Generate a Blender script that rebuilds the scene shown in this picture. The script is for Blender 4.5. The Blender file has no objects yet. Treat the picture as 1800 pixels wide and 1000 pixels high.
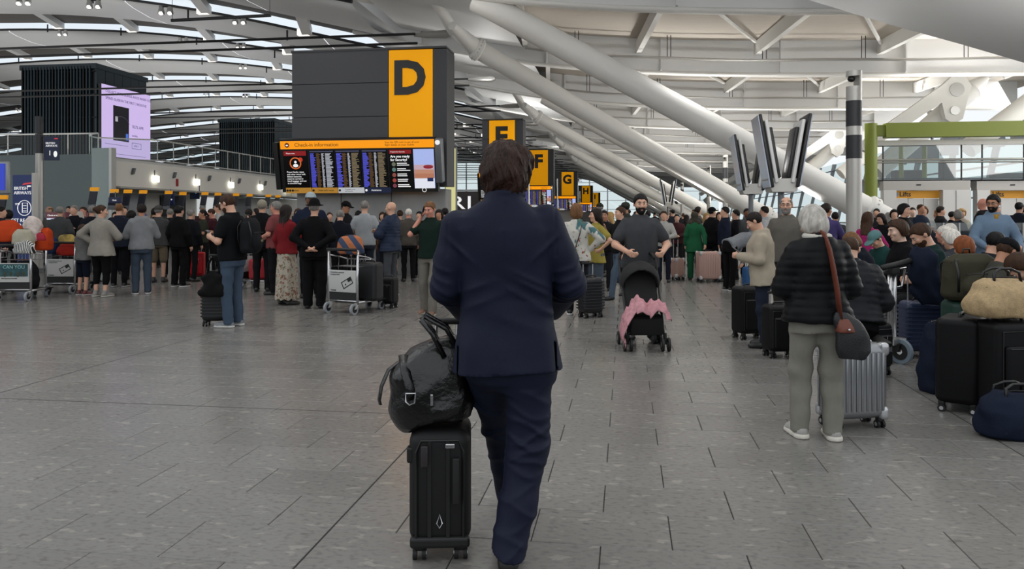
import bpy, bmesh, math, random
import numpy as np
import openvdb as vdb
from mathutils import Vector, Matrix, Euler
S = bpy.context.scene
COL = S.collection
PI = math.pi
random.seed(7)

# ------------------------------------------------------------------ camera, light, exposure
F, CAMZ, HV = 1350.0, 1.5, 380.0            # focal length in pixels of the 1800 px frame, eye height, horizon row
cam_d = bpy.data.cameras.new('camera')
cam = bpy.data.objects.new('camera', cam_d); COL.objects.link(cam)
cam.location = (0, 0, CAMZ); cam.rotation_euler = (PI/2, 0, 0)
cam_d.sensor_width = 36; cam_d.lens = 36*F/1800; cam_d.shift_y = -(500-HV)/1800
cam_d.clip_end = 600
S.camera = cam
S.view_settings.view_transform = 'Standard'; S.view_settings.look = 'None'
S.view_settings.gamma = 1; S.view_settings.use_curve_mapping = False
S.view_settings.exposure = 0.0
W = bpy.data.worlds.new('overcast_sky'); S.world = W; W.use_nodes = True
bg = W.node_tree.nodes['Background']; bg.inputs[0].default_value = (0.93, 0.97, 1.0, 1); bg.inputs[1].default_value = 1.0
HR = -math.atan2(200, F)                     # the hall runs this far off the viewing direction
CH, SH = math.cos(HR), math.sin(HR)
def hall(s, t, z=0): return Vector((s*CH - t*SH, s*SH + t*CH, z))
def st(x, y): return (x*CH + y*SH, -x*SH + y*CH)
def at(u, v, d): return Vector(((u-900)/F*d, d, CAMZ + (HV-v)/F*d))
def area(name, loc, rot, sx, sy, power, color=(1, 1, 1)):
    l = bpy.data.lights.new(name, 'AREA'); l.shape = 'RECTANGLE'; l.size = sx; l.size_y = sy; l.energy = power; l.color = color
    o = bpy.data.objects.new(name, l); COL.objects.link(o); o.location = loc; o.rotation_euler = rot
    return o
area('daylight_left', hall(-40, 30, 19), (0, 0, HR), 60, 60, 9000, (.95, .97, 1))
area('daylight_window_side', hall(19.0, 38, 6.5), (0, math.radians(62), HR), 6, 50, 4000, (1, .98, .95))
area('fill_behind', hall(2, -5, 10), (math.radians(35), 0, HR), 30, 10, 120, (1, .99, .97))  # added fill light behind the camera, lifts the near floor
area('fill_upper_level', hall(-36, 62, 4.4), (PI, 0, HR), 26, 90, 5200, (1, .98, .95))  # added fill plane above the upper slab for the left ceiling, no fixture
def spot(name, s_, t_, z_, power, up=False, ang=130, tilt=0, size=.12):
    l_ = bpy.data.lights.new(name, 'SPOT'); l_.energy = power; l_.spot_size = math.radians(ang); l_.spot_blend = .8; l_.shadow_soft_size = size; l_.color = (1, .98, .95)
    o_ = bpy.data.objects.new(name, l_); COL.objects.link(o_); o_.location = hall(s_, t_, z_); o_.rotation_euler = Euler((0, (PI if up else 0)+math.radians(tilt), HR))
    return o_
for t_ in (19.4, 34, 49.5, 74): spot('tower_fill_spot', -6.6, t_, 6.0, 620, True, 165, size=.4)          # added fill spots over the tower tops, brightening the ceiling
for t_ in (32.4, 52, 71, 90): spot('strut_fill_spot', 5.2, t_-9.5, 2.1, 2000, True, 165, size=.35); spot('strut_fill_spot', 3.0, t_, 2.1, 1700, True, 165, size=.35)  # fill added near the strut feet to light struts and ceiling
for t_ in (31, 41, 52, 64): spot('gallery_fill_spot', 12.5, t_, 5.3, 1000, True, 165, size=.4)  # added fill over the gallery, lifts the right-hand ceiling
for s_, t_, p_ in ((1.0, 1.5, 1300), (8.0, 1.0, 1900), (-11.5, 7, 1100)): spot('near_fill_spot', s_, t_, 4.3, p_, True, 150, size=.25).rotation_euler = Euler((math.radians(142), 0, HR))  # fill added out of frame, aimed up at the near ceiling; no poles built
for s_, t_, p_ in ((*st(4.73, 13.55), 560), (*st(8.2, 9.0), 760)): spot("nose_fill_spot", s_, t_, 2.3 if p_ < 600 else 1.9, p_, True, 160, size=.2)  # added fill from below, brightens the underside of the rafter nose
for t_ in (8.5, 12.5, 17, 22, 31.5, 41, 50.5, 60):            # added fill spots kept out of view, brightening floor and shoulders
    for s_ in (-8.5, -3.0, 3.0, 8.5):
        spot('floor_fill_spot', s_, t_+.36, 7.25 if s_ > -5 else 8.6, 420 if t_ > 20 else 190)

# ------------------------------------------------------------------ colours and materials
def lin(c):
    if isinstance(c, str):
        c = c.lstrip('#'); c = c if len(c) == 6 else ''.join(a+a for a in c); c = [int(c[i:i+2], 16)/255 for i in (0, 2, 4)]
    return tuple((x/12.92 if x <= .04045 else ((x+.055)/1.055)**2.4) for x in c[:3])
_M = {}
def mat(name, color, rough=.6, metal=0., bump=0., bscale=60., vary=0., vscale=8., emit=None, estr=1., spec=.5, stretch=None, alpha=None, trans=0.):
    key = (name, str(color), rough, metal, bump, bscale, vary, vscale, str(emit), estr, str(stretch), trans)
    if key in _M: return _M[key]
    m = bpy.data.materials.new(name); m.use_nodes = True; _M[key] = m
    nt = m.node_tree; N = nt.nodes; L = nt.links; b = N['Principled BSDF']
    c = lin(color)
    b.inputs['Base Color'].default_value = (*c, 1); b.inputs['Roughness'].default_value = rough
    b.inputs['Metallic'].default_value = metal; b.inputs['Specular IOR Level'].default_value = spec
    if trans: b.inputs['Transmission Weight'].default_value = trans
    if emit:
        b.inputs['Emission Color'].default_value = (*lin(emit), 1); b.inputs['Emission Strength'].default_value = estr
    if bump or vary:
        tc = N.new('ShaderNodeTexCoord'); mp = N.new('ShaderNodeMapping'); L.new(tc.outputs['Object'], mp.inputs[0])
        if stretch: mp.inputs['Scale'].default_value = stretch
    if vary:
        n = N.new('ShaderNodeTexNoise'); n.inputs['Scale'].default_value = vscale; n.inputs['Detail'].default_value = 4
        L.new(mp.outputs[0], n.inputs[0])
        r = N.new('ShaderNodeMapRange'); r.inputs[1].default_value = .3; r.inputs[2].default_value = .7
        r.inputs[3].default_value = 1-vary; r.inputs[4].default_value = 1+vary; L.new(n.outputs[0], r.inputs[0])
        mx = N.new('ShaderNodeVectorMath'); mx.operation = 'SCALE'; mx.inputs[0].default_value = c
        L.new(r.outputs[0], mx.inputs['Scale']); L.new(mx.outputs[0], b.inputs['Base Color'])
    if bump:
        n = N.new('ShaderNodeTexNoise'); n.inputs['Scale'].default_value = bscale; n.inputs['Detail'].default_value = 3
        L.new(mp.outputs[0], n.inputs[0])
        bp = N.new('ShaderNodeBump'); bp.inputs['Strength'].default_value = bump; bp.inputs['Distance'].default_value = .02
        L.new(n.outputs[0], bp.inputs['Height']); L.new(bp.outputs[0], b.inputs['Normal'])
    return m
def glow(color, strength=1.): return mat('lit_' , '#000000', .4, emit=color, estr=strength)
def glass(name='glass', tint='#e8f2f0', mixf=.12, rough=.02):
    key = (name, tint, mixf)
    if key in _M: return _M[key]
    m = bpy.data.materials.new(name); m.use_nodes = True; _M[key] = m
    nt = m.node_tree; N = nt.nodes; L = nt.links; N.remove(N['Principled BSDF'])
    t = N.new('ShaderNodeBsdfTransparent'); t.inputs[0].default_value = (*lin(tint), 1)
    g = N.new('ShaderNodeBsdfGlossy'); g.inputs['Roughness'].default_value = rough
    x = N.new('ShaderNodeMixShader'); x.inputs[0].default_value = mixf
    L.new(t.outputs[0], x.inputs[1]); L.new(g.outputs[0], x.inputs[2]); L.new(x.outputs[0], N['Material Output'].inputs[0])
    return m

# ------------------------------------------------------------------ object helpers
def tag(o, label=None, cat=None, group=None, kind=None):
    if label: o['label'] = label
    if cat: o['category'] = cat
    if group: o['group'] = group
    if kind: o['kind'] = kind
    return o
def empty(name, loc=(0, 0, 0), rz=0, label=None, cat=None, group=None, kind=None):
    o = bpy.data.objects.new(name, None); COL.objects.link(o); o.location = loc; o.rotation_euler = (0, 0, rz)
    o.empty_display_size = .1
    return tag(o, label, cat, group, kind)
def link(name, me, m, parent=None, loc=None, rot=None):
    o = bpy.data.objects.new(name, me); COL.objects.link(o)
    if m is not None:
        for x in (m if isinstance(m, (list, tuple)) else [m]): me.materials.append(x)
    if parent: o.parent = parent
    if loc is not None: o.location = loc
    if rot is not None: o.rotation_euler = rot
    return o
def dup(o, parent=None):
    c = o.copy(); COL.objects.link(c)
    if parent: c.parent = parent
    for ch in list(o.children): dup(ch, c)
    return c
class MB:
    """collects plain shapes into one mesh"""
    def __init__(s): s.v = []; s.f = []; s.mi = []; s.n = 0; s.cur = 0
    def add(s, vs, fs):
        s.v.extend([tuple(p) for p in vs]); s.f.extend([tuple(i+s.n for i in f) for f in fs]); s.mi.extend([s.cur]*len(fs)); s.n += len(vs); return s
    def box(s, c, d, R=None, taper=1.):
        x, y, z = d[0]/2, d[1]/2, d[2]/2; c = Vector(c)
        vs = [Vector((sx*x*(taper if sz > 0 else 1), sy*y*(taper if sz > 0 else 1), sz*z)) for sz in (-1, 1) for sy in (-1, 1) for sx in (-1, 1)]
        if R is not None: vs = [R @ p for p in vs]
        return s.add([p+c for p in vs], [(0, 2, 3, 1), (4, 5, 7, 6), (0, 1, 5, 4), (2, 6, 7, 3), (0, 4, 6, 2), (1, 3, 7, 5)])
    def quad(s, a, b, c, d): return s.add([a, b, c, d], [(0, 1, 2, 3)])
    def prism(s, pts, ext):
        """closed polygon pts (3-D) swept by vector ext"""
        n = len(pts); e = Vector(ext); P = [Vector(p) for p in pts]
        return s.add(P + [p+e for p in P], [tuple(range(n-1, -1, -1)), tuple(range(n, 2*n))] + [(i, (i+1) % n, n+(i+1) % n, n+i) for i in range(n)])
    def tube(s, path, r, n=10, caps=True, closed=False, flat=1.):
        P = [Vector(p) for p in path]; m = len(P); rr = r if isinstance(r, (list, tuple)) else [r]*m
        vs = []; up0 = None
        for i, p in enumerate(P):
            if closed: t = P[(i+1) % m]-P[i-1]
            else: t = P[min(i+1, m-1)]-P[max(i-1, 0)]
            t.normalize()
            if up0 is None:
                up0 = Vector((0, 0, 1)) if abs(t.z) < .9 else Vector((1, 0, 0))
            a = t.cross(up0)
            if a.length < 1e-4: a = t.orthogonal()
            a.normalize(); b = a.cross(t).normalized(); up0 = b
            for k in range(n):
                g = 2*PI*k/n; vs.append(p + a*math.cos(g)*rr[i] + b*math.sin(g)*rr[i]*flat)
        fs = []
        for i in range(m if closed else m-1):
            j = (i+1) % m
            for k in range(n):
                k2 = (k+1) % n; fs.append((i*n+k, i*n+k2, j*n+k2, j*n+k))
        if caps and not closed: fs += [tuple(range(n-1, -1, -1)), tuple((m-1)*n+k for k in range(n))]
        return s.add(vs, fs)
    def cyl(s, a, b, r, r2=None, n=16): return s.tube([a, b], [r, r if r2 is None else r2], n)
    def ell(s, c, r, n=12, m=8, R=None):
        vs = []; c = Vector(c)
        for i in range(m+1):
            th = PI*i/m
            for k in range(n):
                p = Vector((r[0]*math.sin(th)*math.cos(2*PI*k/n), r[1]*math.sin(th)*math.sin(2*PI*k/n), r[2]*math.cos(th)))
                vs.append(c + (R @ p if R is not None else p))
        fs = [(i*n+k, (i+1)*n+k, (i+1)*n+(k+1) % n, i*n+(k+1) % n) for i in range(m) for k in range(n)]
        return s.add(vs, fs)
    def rbox(s, c, d, r=.03, seg=3, R=None):
        """box with rounded edges: a subdivided cube pushed out from an inner box"""
        h = [x/2 for x in d]; r = min(r, *h); c = Vector(c)
        ax = []
        for k in range(3):
            inn = h[k]-r
            a = [-inn - r*math.tan(PI/4*(1-i/seg)) for i in range(seg)] + [-inn] if r > 0 else [-inn]
            ax.append(a + [-x for x in reversed(a)])
        idx = {}; vs = []; fs = []
        def V(i, j, k):
            if (i, j, k) not in idx:
                p = Vector((ax[0][i], ax[1][j], ax[2][k])); q = Vector([max(-(h[a]-r), min(h[a]-r, p[a])) for a in range(3)])
                e = p-q
                if e.length > 1e-9: p = q + e.normalized()*r
                idx[(i, j, k)] = len(vs); vs.append(c + (R @ p if R is not None else p))
            return idx[(i, j, k)]
        n = [len(a)-1 for a in ax]
        for i in range(n[0]):
            for j in range(n[1]):
                fs.append((V(i, j, 0), V(i, j+1, 0), V(i+1, j+1, 0), V(i+1, j, 0))); fs.append((V(i, j, n[2]), V(i+1, j, n[2]), V(i+1, j+1, n[2]), V(i, j+1, n[2])))
        for i in range(n[0]):
            for k in range(n[2]):
                fs.append((V(i, 0, k), V(i+1, 0, k), V(i+1, 0, k+1), V(i, 0, k+1))); fs.append((V(i, n[1], k), V(i, n[1], k+1), V(i+1, n[1], k+1), V(i+1, n[1], k)))
        for j in range(n[1]):
            for k in range(n[2]):
                fs.append((V(0, j, k), V(0, j, k+1), V(0, j+1, k+1), V(0, j+1, k))); fs.append((V(n[0], j, k), V(n[0], j+1, k), V(n[0], j+1, k+1), V(n[0], j, k+1)))
        return s.add(vs, fs)
    def mesh(s, name, smooth=False):
        me = bpy.data.meshes.new(name); me.from_pydata(s.v, [], s.f); me.update()
        if any(s.mi): me.polygons.foreach_set('material_index', s.mi)
        if smooth:
            me.shade_smooth()
            if smooth is not True: me.set_sharp_from_angle(angle=math.radians(smooth))
        return me
    def build(s, name, m, parent=None, smooth=False, loc=None, rot=None): return link(name, s.mesh(name, smooth), m, parent, loc, rot)
def box(name, c, d, m, parent=None, R=None, r=0):
    b = MB()
    return (b.rbox(c, d, r, 2, R) if r else b.box(c, d, R)).build(name, m, parent, 40 if r else False)
def text(name, s, size, m, parent, loc, rot=(PI/2, 0, 0), align='LEFT', ext=.002, sx=1., bold=0.):
    c = bpy.data.curves.new(name, 'FONT'); c.body = s; c.size = size; c.align_x = align; c.align_y = 'CENTER'; c.extrude = ext; c.resolution_u = 3
    c.offset = bold
    c.materials.append(m)
    o = bpy.data.objects.new(name, c); COL.objects.link(o); o.parent = parent; o.location = loc; o.rotation_euler = rot; o.scale = (sx, 1, 1)
    return o
# ================================================================== THE BUILDING
WHITE = mat('white_painted_steel', '#d9d8d4', .5)
PANEL = mat('white_ceiling_panel', '#d3d4d4', .5, vary=.03, vscale=.4)
DECK = mat('beige_roof_deck', '#b5ada2', .7, vary=.05, vscale=.8, stretch=(1, 12, 1))
CASS = mat('grey_cassette', '#55514d', .8)
DARK = mat('dark_steel', '#2b2b2d', .45, .3)
STEEL = mat('brushed_steel', '#b9b9b6', .35, .8)
def structure(name, parent=None): return empty(name, (0, 0, 0), HR, kind='structure')

# ---- floor: granite tiles laid in running bond, each near tile its own part
def floor_mat():
    m = bpy.data.materials.new('speckled_granite'); m.use_nodes = True; nt = m.node_tree; N = nt.nodes; L = nt.links; b = N['Principled BSDF']
    geo = N.new('ShaderNodeTexCoord'); oi = N.new('ShaderNodeObjectInfo')
    gp = N.new('ShaderNodeNewGeometry'); mp = N.new('ShaderNodeMapping'); mp.inputs['Rotation'].default_value = (0, 0, -HR)
    L.new(gp.outputs['Position'], mp.inputs[0])
    def ramp(src, stops):
        r = N.new('ShaderNodeValToRGB'); e = r.color_ramp.elements
        while len(e) < len(stops): e.new(.5)
        for k, (p, c) in enumerate(stops): e[k].position = p; e[k].color = (c, c, c, 1)
        L.new(src, r.inputs[0]); return r.outputs[0]
    def noise(scale, st, detail=3):
        q = N.new('ShaderNodeMapping'); q.inputs['Scale'].default_value = st; L.new(mp.outputs[0], q.inputs[0])
        n = N.new('ShaderNodeTexNoise'); n.inputs['Scale'].default_value = scale; n.inputs['Detail'].default_value = detail; L.new(q.outputs[0], n.inputs[0]); return n.outputs[0]
    def mix(a, bb, f, kind='MIX'):
        x = N.new('ShaderNodeMix'); x.data_type = 'RGBA'; x.blend_type = kind
        for sock, v in ((x.inputs[6], a), (x.inputs[7], bb), (x.inputs[0], f)):
            if hasattr(v, 'links'): L.new(v, sock)
            else: sock.default_value = v
        return x.outputs[2]
    base = mix((*lin('#74726f'), 1), (*lin('#83807c'), 1), noise(1.6, (1, 1, 1), 5))
    base = mix(base, (*lin('#575553'), 1), ramp(noise(24, (1, 1.8, 1), 5), [(.5, 0), (.66, .45)]))
    base = mix(base, (*lin('#a39e95'), 1), ramp(noise(8.5, (1, 1.9, 1), 3), [(.62, 0), (.66, .42)]))
    base = mix(base, (*lin('#4c4a48'), 1), ramp(noise(7, (1, 2.0, 1), 3), [(.68, 0), (.71, .45)]))
    hs = N.new('ShaderNodeHueSaturation'); L.new(base, hs.inputs['Color'])
    mr = N.new('ShaderNodeMapRange'); mr.inputs[3].default_value = .93; mr.inputs[4].default_value = 1.06; L.new(oi.outputs['Random'], mr.inputs[0]); L.new(mr.outputs[0], hs.inputs['Value'])
    L.new(hs.outputs[0], b.inputs['Base Color'])
    rr = N.new('ShaderNodeMapRange'); rr.inputs[3].default_value = .16; rr.inputs[4].default_value = .30; L.new(noise(2.2, (1, 1, 1), 4), rr.inputs[0]); L.new(rr.outputs[0], b.inputs['Roughness'])
    b.inputs['Specular IOR Level'].default_value = .5
    return m
FLOORM = floor_mat()
GROUT = mat('dark_grout', '#1f1e1d', .8)
fl = MB().box((-30, 75, -.056), (190, 230, .1)).build('floor', GROUT); fl.rotation_euler = (0, 0, HR); tag(fl, kind='structure')
TL, TW = .6433, .40
g = .0022
def tile_mesh():
    mb = MB(); x, y, b = TL/2-g, TW/2-g, .003
    vs = [(-x, -y, -b), (x, -y, -b), (x, y, -b), (-x, y, -b), (-x+b, -y+b, 0), (x-b, -y+b, 0), (x-b, y-b, 0), (-x+b, y-b, 0), (-x, -y, -.006), (x, -y, -.006), (x, y, -.006), (-x, y, -.006)]
    fs = [(4, 5, 6, 7)] + [(i, (i+1) % 4, 4+(i+1) % 4, 4+i) for i in range(4)] + [(8+i, 8+(i+1) % 4, (i+1) % 4, i) for i in range(4)]
    return vs, fs, mb
tvs, tfs, tmb = tile_mesh(); tmb.add(tvs, tfs); tme = tmb.mesh('tile'); tme.materials.append(FLOORM)
near, far = [], MB()
for j in range(-2, 150):
    tt = .12 + j*TW
    for i in range(-130, 80):
        ss = -1.40 + TL/2 + (i + (.5 if j % 2 else 0))*TL
        p = hall(ss, tt)
        if p.y < 2.3: continue
        u = 900 + F*p.x/p.y
        hw = F*.45/p.y
        v = HV + F*CAMZ/p.y
        if u < -hw-60 or u > 1800+hw+60: continue
        near.append((p.y, ss, tt))
near.sort()
for k, (y, ss, tt) in enumerate(near):
    if k < 296:
        o = bpy.data.objects.new('tile', tme); COL.objects.link(o); o.parent = fl; o.location = (ss, tt, 0)
    elif y < 34: far.add([(ss+a, tt+b_, c) for a, b_, c in tvs[4:8]], [(0, 1, 2, 3)])
tag(far.build('distant_tiles', FLOORM, fl), kind='stuff')
MB().quad((-125, 25, -.0045), (65, 25, -.0045), (65, 190, -.0045), (-125, 190, -.0045)).build('far_floor_surface', FLOORM, fl)

for s in (-9.12, -5.26, -1.40, 2.46, 6.32, 10.18): MB().box((s, 20, .0002), (.009, 40, .0012)).build('expansion_joint', GROUT, fl)
MB().box((-7.4, 5.64, .0002), (12, .008, .0012)).build('expansion_joint', GROUT, fl)
# ---- roof profile across the hall
SK = np.array([-125, -110, -95, -80, -65, -50, -41, -30, -20, -12, -5, 0, 5, 10, 16, 24.])
ZK = np.array([2.5, 5.0, 7.8, 10.3, 12.3, 13.5, 13.7, 13.15, 11.5, 9.5, 7.9, 7.35, 7.1, 7.0, 6.9, 6.7])
def zr(s): return float(np.interp(s, SK, ZK))
_ss = np.linspace(-125, 24, 300); _zz = np.interp(_ss, SK, ZK)
_zz = np.convolve(np.pad(_zz, 8, mode='edge'), np.ones(17)/17, 'valid')
def zr(s): return float(np.interp(s, _ss, _zz))
BAY, T0 = 9.5, 26.0
ceil = structure('ceiling')
def strip(s0, s1, n, prof, mb=None, th=0):
    """sheet following the roof arch: prof = [(t, dz), ...]"""
    mb = mb or MB(); m = len(prof); vs = []
    for i in range(n+1):
        s = s0+(s1-s0)*i/n; z = zr(s)
        vs += [(s, t, z+dz) for t, dz in prof]
    fs = [(i*m+k, i*m+k+1, (i+1)*m+k+1, (i+1)*m+k) for i in range(n) for k in range(m-1)]
    return mb.add(vs, fs)
SKYG = glass('rooflight_glass', '#f4faff', .06)
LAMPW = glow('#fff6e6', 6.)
for i in range(-2, 15):
    t = T0 + BAY*i
    send = -9.5
    segs = [(-14.5, send), (-25, -14.5), (-40, -25), (-60, -40), (-90, -60), (-122, -90)]
    for a, b_ in segs:
        if t < 20 and a < -40: continue
        strip(a+.03, b_-.03, 8, [(t-.05, .18), (t, -.0), (t+.6, -.14), (t+2, -.28), (t+3.6, -.22), (t+5.0, 0), (t+5.6, .2), (t+5.7, .55)]).build('ceiling_panel', PANEL, ceil, True)
    if -1 <= i:
        strip(-122, send, 40, [(t+5.7, .55), (t+9.3, .52)]).build('cassette', CASS, ceil)
        mb = MB(); s = -118.
        strip(-122, send, 40, [(t+9.3, .52), (t+9.36, .1)]).build('pane', SKYG, ceil)
        mb.tube([(x, t+9.35, zr(x)+.1) for x in np.linspace(-122, send, 60)], .07, 6)
        mb.build('rail', DARK, ceil)
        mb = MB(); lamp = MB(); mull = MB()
        for x in np.arange(-118, send-1, 5.2):
            z = zr(x)
            mb.prism([(x-.25, t+5.7, z+.54), (x+.25, t+5.7, z+.54), (x+.25, t+5.7, z+.2), (x-.25, t+5.7, z+.2)], (-1.2, 3.5, 0))
            mull.box((x-2.3, t+9.37, z+.3), (.07, .05, .5))
        for x in np.arange(-118, send-1, 5.2): lamp.box((x-1.35, t+9.1, zr(x)+.34), (.55, .25, .3))  # glowing boxes put in for the bright reflective beam ends, not lamps
        tag(lamp.build('beam_end_glow', glow('#fff8ec', 1.3), ceil), kind='stuff'); tag(mb.build('cassette_beam', PANEL, ceil), kind='stuff'); tag(mull.build('mullion', DARK, ceil), kind='stuff')
SPOTB = mat('lamp_housing', '#c9c9c7', .3, .6)

# ---- right-hand zone: girders, stiffeners, purlins, deck
GIRD = [12.5 + 9.5*k for k in range(1, 15)]
for k, t in enumerate(GIRD):
    s0, s1 = -11.5, 19.
    mb = MB(); n = 24; vs = []
    for i in range(n+1):
        s = s0+(s1-s0)*i/n; z = zr(s)
        vs += [(s, t-.1, z), (s, t-.1, z+1.35), (s, t+.1, z+1.35), (s, t+.1, z)]
    fs = [(i*4+a, (i+1)*4+a, (i+1)*4+(a+1) % 4, i*4+(a+1) % 4) for i in range(n) for a in range(4)] + [(0, 1, 2, 3), (n*4+3, n*4+2, n*4+1, n*4)]
    mb.add(vs, fs).build('girder_web', PANEL, ceil)
    mb = MB(); mb.tube([(s, t, zr(s)-.03) for s in np.linspace(s0, s1, 25)], .2, 8, flat=.45); mb.build('girder_flange', WHITE, ceil, True)
    for s in (-8.5, -3.2, 1.4, 6.0, 10.6, 15.2):
        mb = MB().box((s, t-.2, zr(s)+.65), (.05, .22, 1.25)).build('stiffener', PANEL, ceil)
    if k < len(GIRD)-1:
        t2 = GIRD[k+1]
        strip(s0, 20, 20, [(t, 1.3), (t2, 1.3)]).build('roof_deck', DECK, ceil)
        for s in (-3.2, 1.4, 6.0, 10.6, 15.2):
            MB().prism([(s-.1, t+.1, zr(s)+.75), (s+.1, t+.1, zr(s)+.75), (s+.1, t+.1, zr(s)+1.25), (s-.1, t+.1, zr(s)+1.25)], (-.9, t2-t-.2, 0)).build('purlin', WHITE, ceil)
        for s in (1.4, 6.0):
            MB().tube([(s, t+.3, zr(s)+.95), (s+3.6, t2-.5, zr(s)+1.0)], .07, 6).build('brace', WHITE, ceil)
        mb = MB(); tm = t2-.9
        mb.tube([(s, tm, zr(s)+.38+.02*math.sin(s)) for s in np.linspace(-4, 15, 20)], .055, 6).build('cable_tray', STEEL, ceil)
        mb = MB()
        for s in np.arange(-2, 15, 3.6):
            for q in (0, .14): mb.tube([(s+q, tm, zr(s)+.38), (s+q, tm, zr(s)+1.28)], .015, 4)
        tag(mb.build('tray_hanger', DARK, ceil), kind='stuff')
    # continuous white lining between the rooflight zone and the girders
    strip(-11.4, -9.4, 4, [(t-9.5, .2), (t, .2)]).build('lining_panel', PANEL, ceil)
for k, t in enumerate(GIRD[:-1]):
    strip(-9.4, -4.2, 6, [(t+.1, .55), (t+4.8, .62), (t+9.4, .55)]).build('lining_panel', PANEL, ceil)

# near rafter nose, upper right
nose = [(1415, -2), (1560, 42), (1690, 78), (1860, 128), (1990, 165)]
P = [at(u, v, 15) for u, v in nose]; P = [Vector((*st(p.x, p.y), p.z)) for p in P]
mb = MB(); top = [Vector((p.x, p.y, p.z+6)) for p in P]
mb.prism(P + top[::-1], (-.6, -5, .2)).build('rafter_nose', PANEL, ceil)
strip(-30, 24, 24, [(8.5, 1.2), (22, 1.3)]).build('roof_deck', PANEL, ceil)

# ---- splayed roof struts, receding in pairs
def strut(pa, pb, r, name='roof_strut', collars=(), fork=None):
    root = structure(name)
    a, b_ = Vector(pa), Vector(pb); dr = (b_-a).normalized()
    mb = MB(); mb.tube([a + (b_-a)*q for q in np.linspace(0, 1, 9)], r, 28).build('tube', WHITE, root, 40)
    for q in collars:
        c = a + (b_-a)*q
        cb = MB().tube([c-dr*.16, c-dr*.1, c+dr*.1, c+dr*.16], [r*1.06, r*1.22, r*1.22, r*1.06], 28).build('collar', WHITE, root, 40)
        bm = MB(); ax = dr.orthogonal().normalized(); ay = dr.cross(ax)
        for k in range(18):
            an = 2*PI*k/18; bm.box(c + (ax*math.cos(an)+ay*math.sin(an))*r*1.2 + dr*.0, (.05, .05, .05))
        tag(bm.build('bolt', STEEL, cb), kind='stuff')
    if fork:
        for f in fork: MB().tube([a, Vector(f[0])], [r*.95, f[1]], 16).build('fork_arm', WHITE, root, 40)
    return root
STR = [(22.4, 27.2), (41.4, 46.2), (60.4, 65.2), (79.4, 84.2), (98.4, 103.2), (117.4, 122)]
for k, (ta, tb) in enumerate(STR):
    za = zr(-4.2)
    strut((-4.4, ta, za+.05), (7.6, ta+.4, 1.15), .37, collars=(.93,))
    MB().tube([(7.6, ta+.4, 1.15), (8.5, ta+.4, .5)], [.3, .16], 12).build('strut_foot', WHITE, ceil, 40)
    MB().cyl((8.5, ta+.4, 0), (8.5, ta+.4, .6), .5, .35, 16).build('strut_plinth', STEEL, ceil, 40)
    strut((-5.35, tb, 7.55), (6.3, tb+6.0, 1.2), .34, collars=(.005, .95),
          fork=[((-6.3, tb+.3, 8.3), .2), ((-5.9, tb-1.4, 8.05), .16)])
    MB().tube([(-6.2, tb+.2, 8.2), (-6.9, tb-1.2, 9.6)], [.21, .2], 12).build('strut_head', WHITE, ceil, 40)
    MB().cyl((6.6, tb+6, 0), (6.3, tb+6.0, 1.3), .4, .33, 16).build('strut_plinth', STEEL, ceil, 40)
# tie rods crossing the hall
for k in range(13):
    t = 27.2 + 9.5*k; z = 8.15 + .04*k
    root = structure('tie_rod')
    for q in (0, .3): MB().tube([(-118, t+q, z-q*.9), (-7.6, t+q, z-q*.9)], .05, 6).build('rod', DARK, root)
    MB().tube([(-7.7, t+.2, z), (-7.2, t+.2, z), (-6.5, t+.2, z), (-6.3, t+.2, z)], [.05, .13, .16, .08], 12).build('clevis', STEEL if k % 2 else mat('grey_clevis', '#8b8a86', .6), root, 40)

# knee plates and arms on the window side
for k in range(5):
    t = 35.6 + 18.5*k
    root = structure('knee_frame')
    c = at(1632, 177, 36); s0, t0 = st(c.x, c.y); z0 = c.z
    pts = [(-.5, .25), (-.1, .62), (.45, .62), (.7, .2), (.55, -.3), (.35, -1.2), (.0, -1.45), (-.35, -1.2), (-.5, -.5), (-3.6, -2.6), (-4.0, -2.3)]
    MB().prism([(s0+x, t, z0+z) for x, z in pts], (0, .35, 0)).build('knee_plate', WHITE, root)
    for x, z, r in ((.1, .05, .3), (.02, -.85, .19)): MB().cyl((s0+x, t-.04, z0+z), (s0+x, t, z0+z), r, n=20).build('pivot_cover', STEEL, root)
    a, b_ = at(1600, 250, 34), at(1735, 135, 34)
    A = Vector((*st(a.x, a.y), a.z)); B = Vector((*st(b_.x, b_.y), b_.z)); off = Vector((0, t-35.6, 0))
    dr = (B-A).normalized()
    MB().tube([A-dr*2+off, A+off, B-dr*1.+off, B-dr*.9+off, B+off], [.42, .42, .42, .46, .12], 18).build('arm', WHITE, root, 40)
    e = at(1820, 100, 33); E = Vector((*st(e.x, e.y), e.z))
    MB().tube([B+off, B+(E-B)*.25+off, B+(E-B)*.3+off, E+off], [.13, .16, .4, .42], 18).build('arm', WHITE, root, 40)
    a, b_ = at(1700, 262, 31), at(1830, 165, 31); A = Vector((*st(a.x, a.y), a.z)); B = Vector((*st(b_.x, b_.y), b_.z))
    MB().tube([A+off, B+off], .4, 18).build('arm', WHITE, root, 40)

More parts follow.
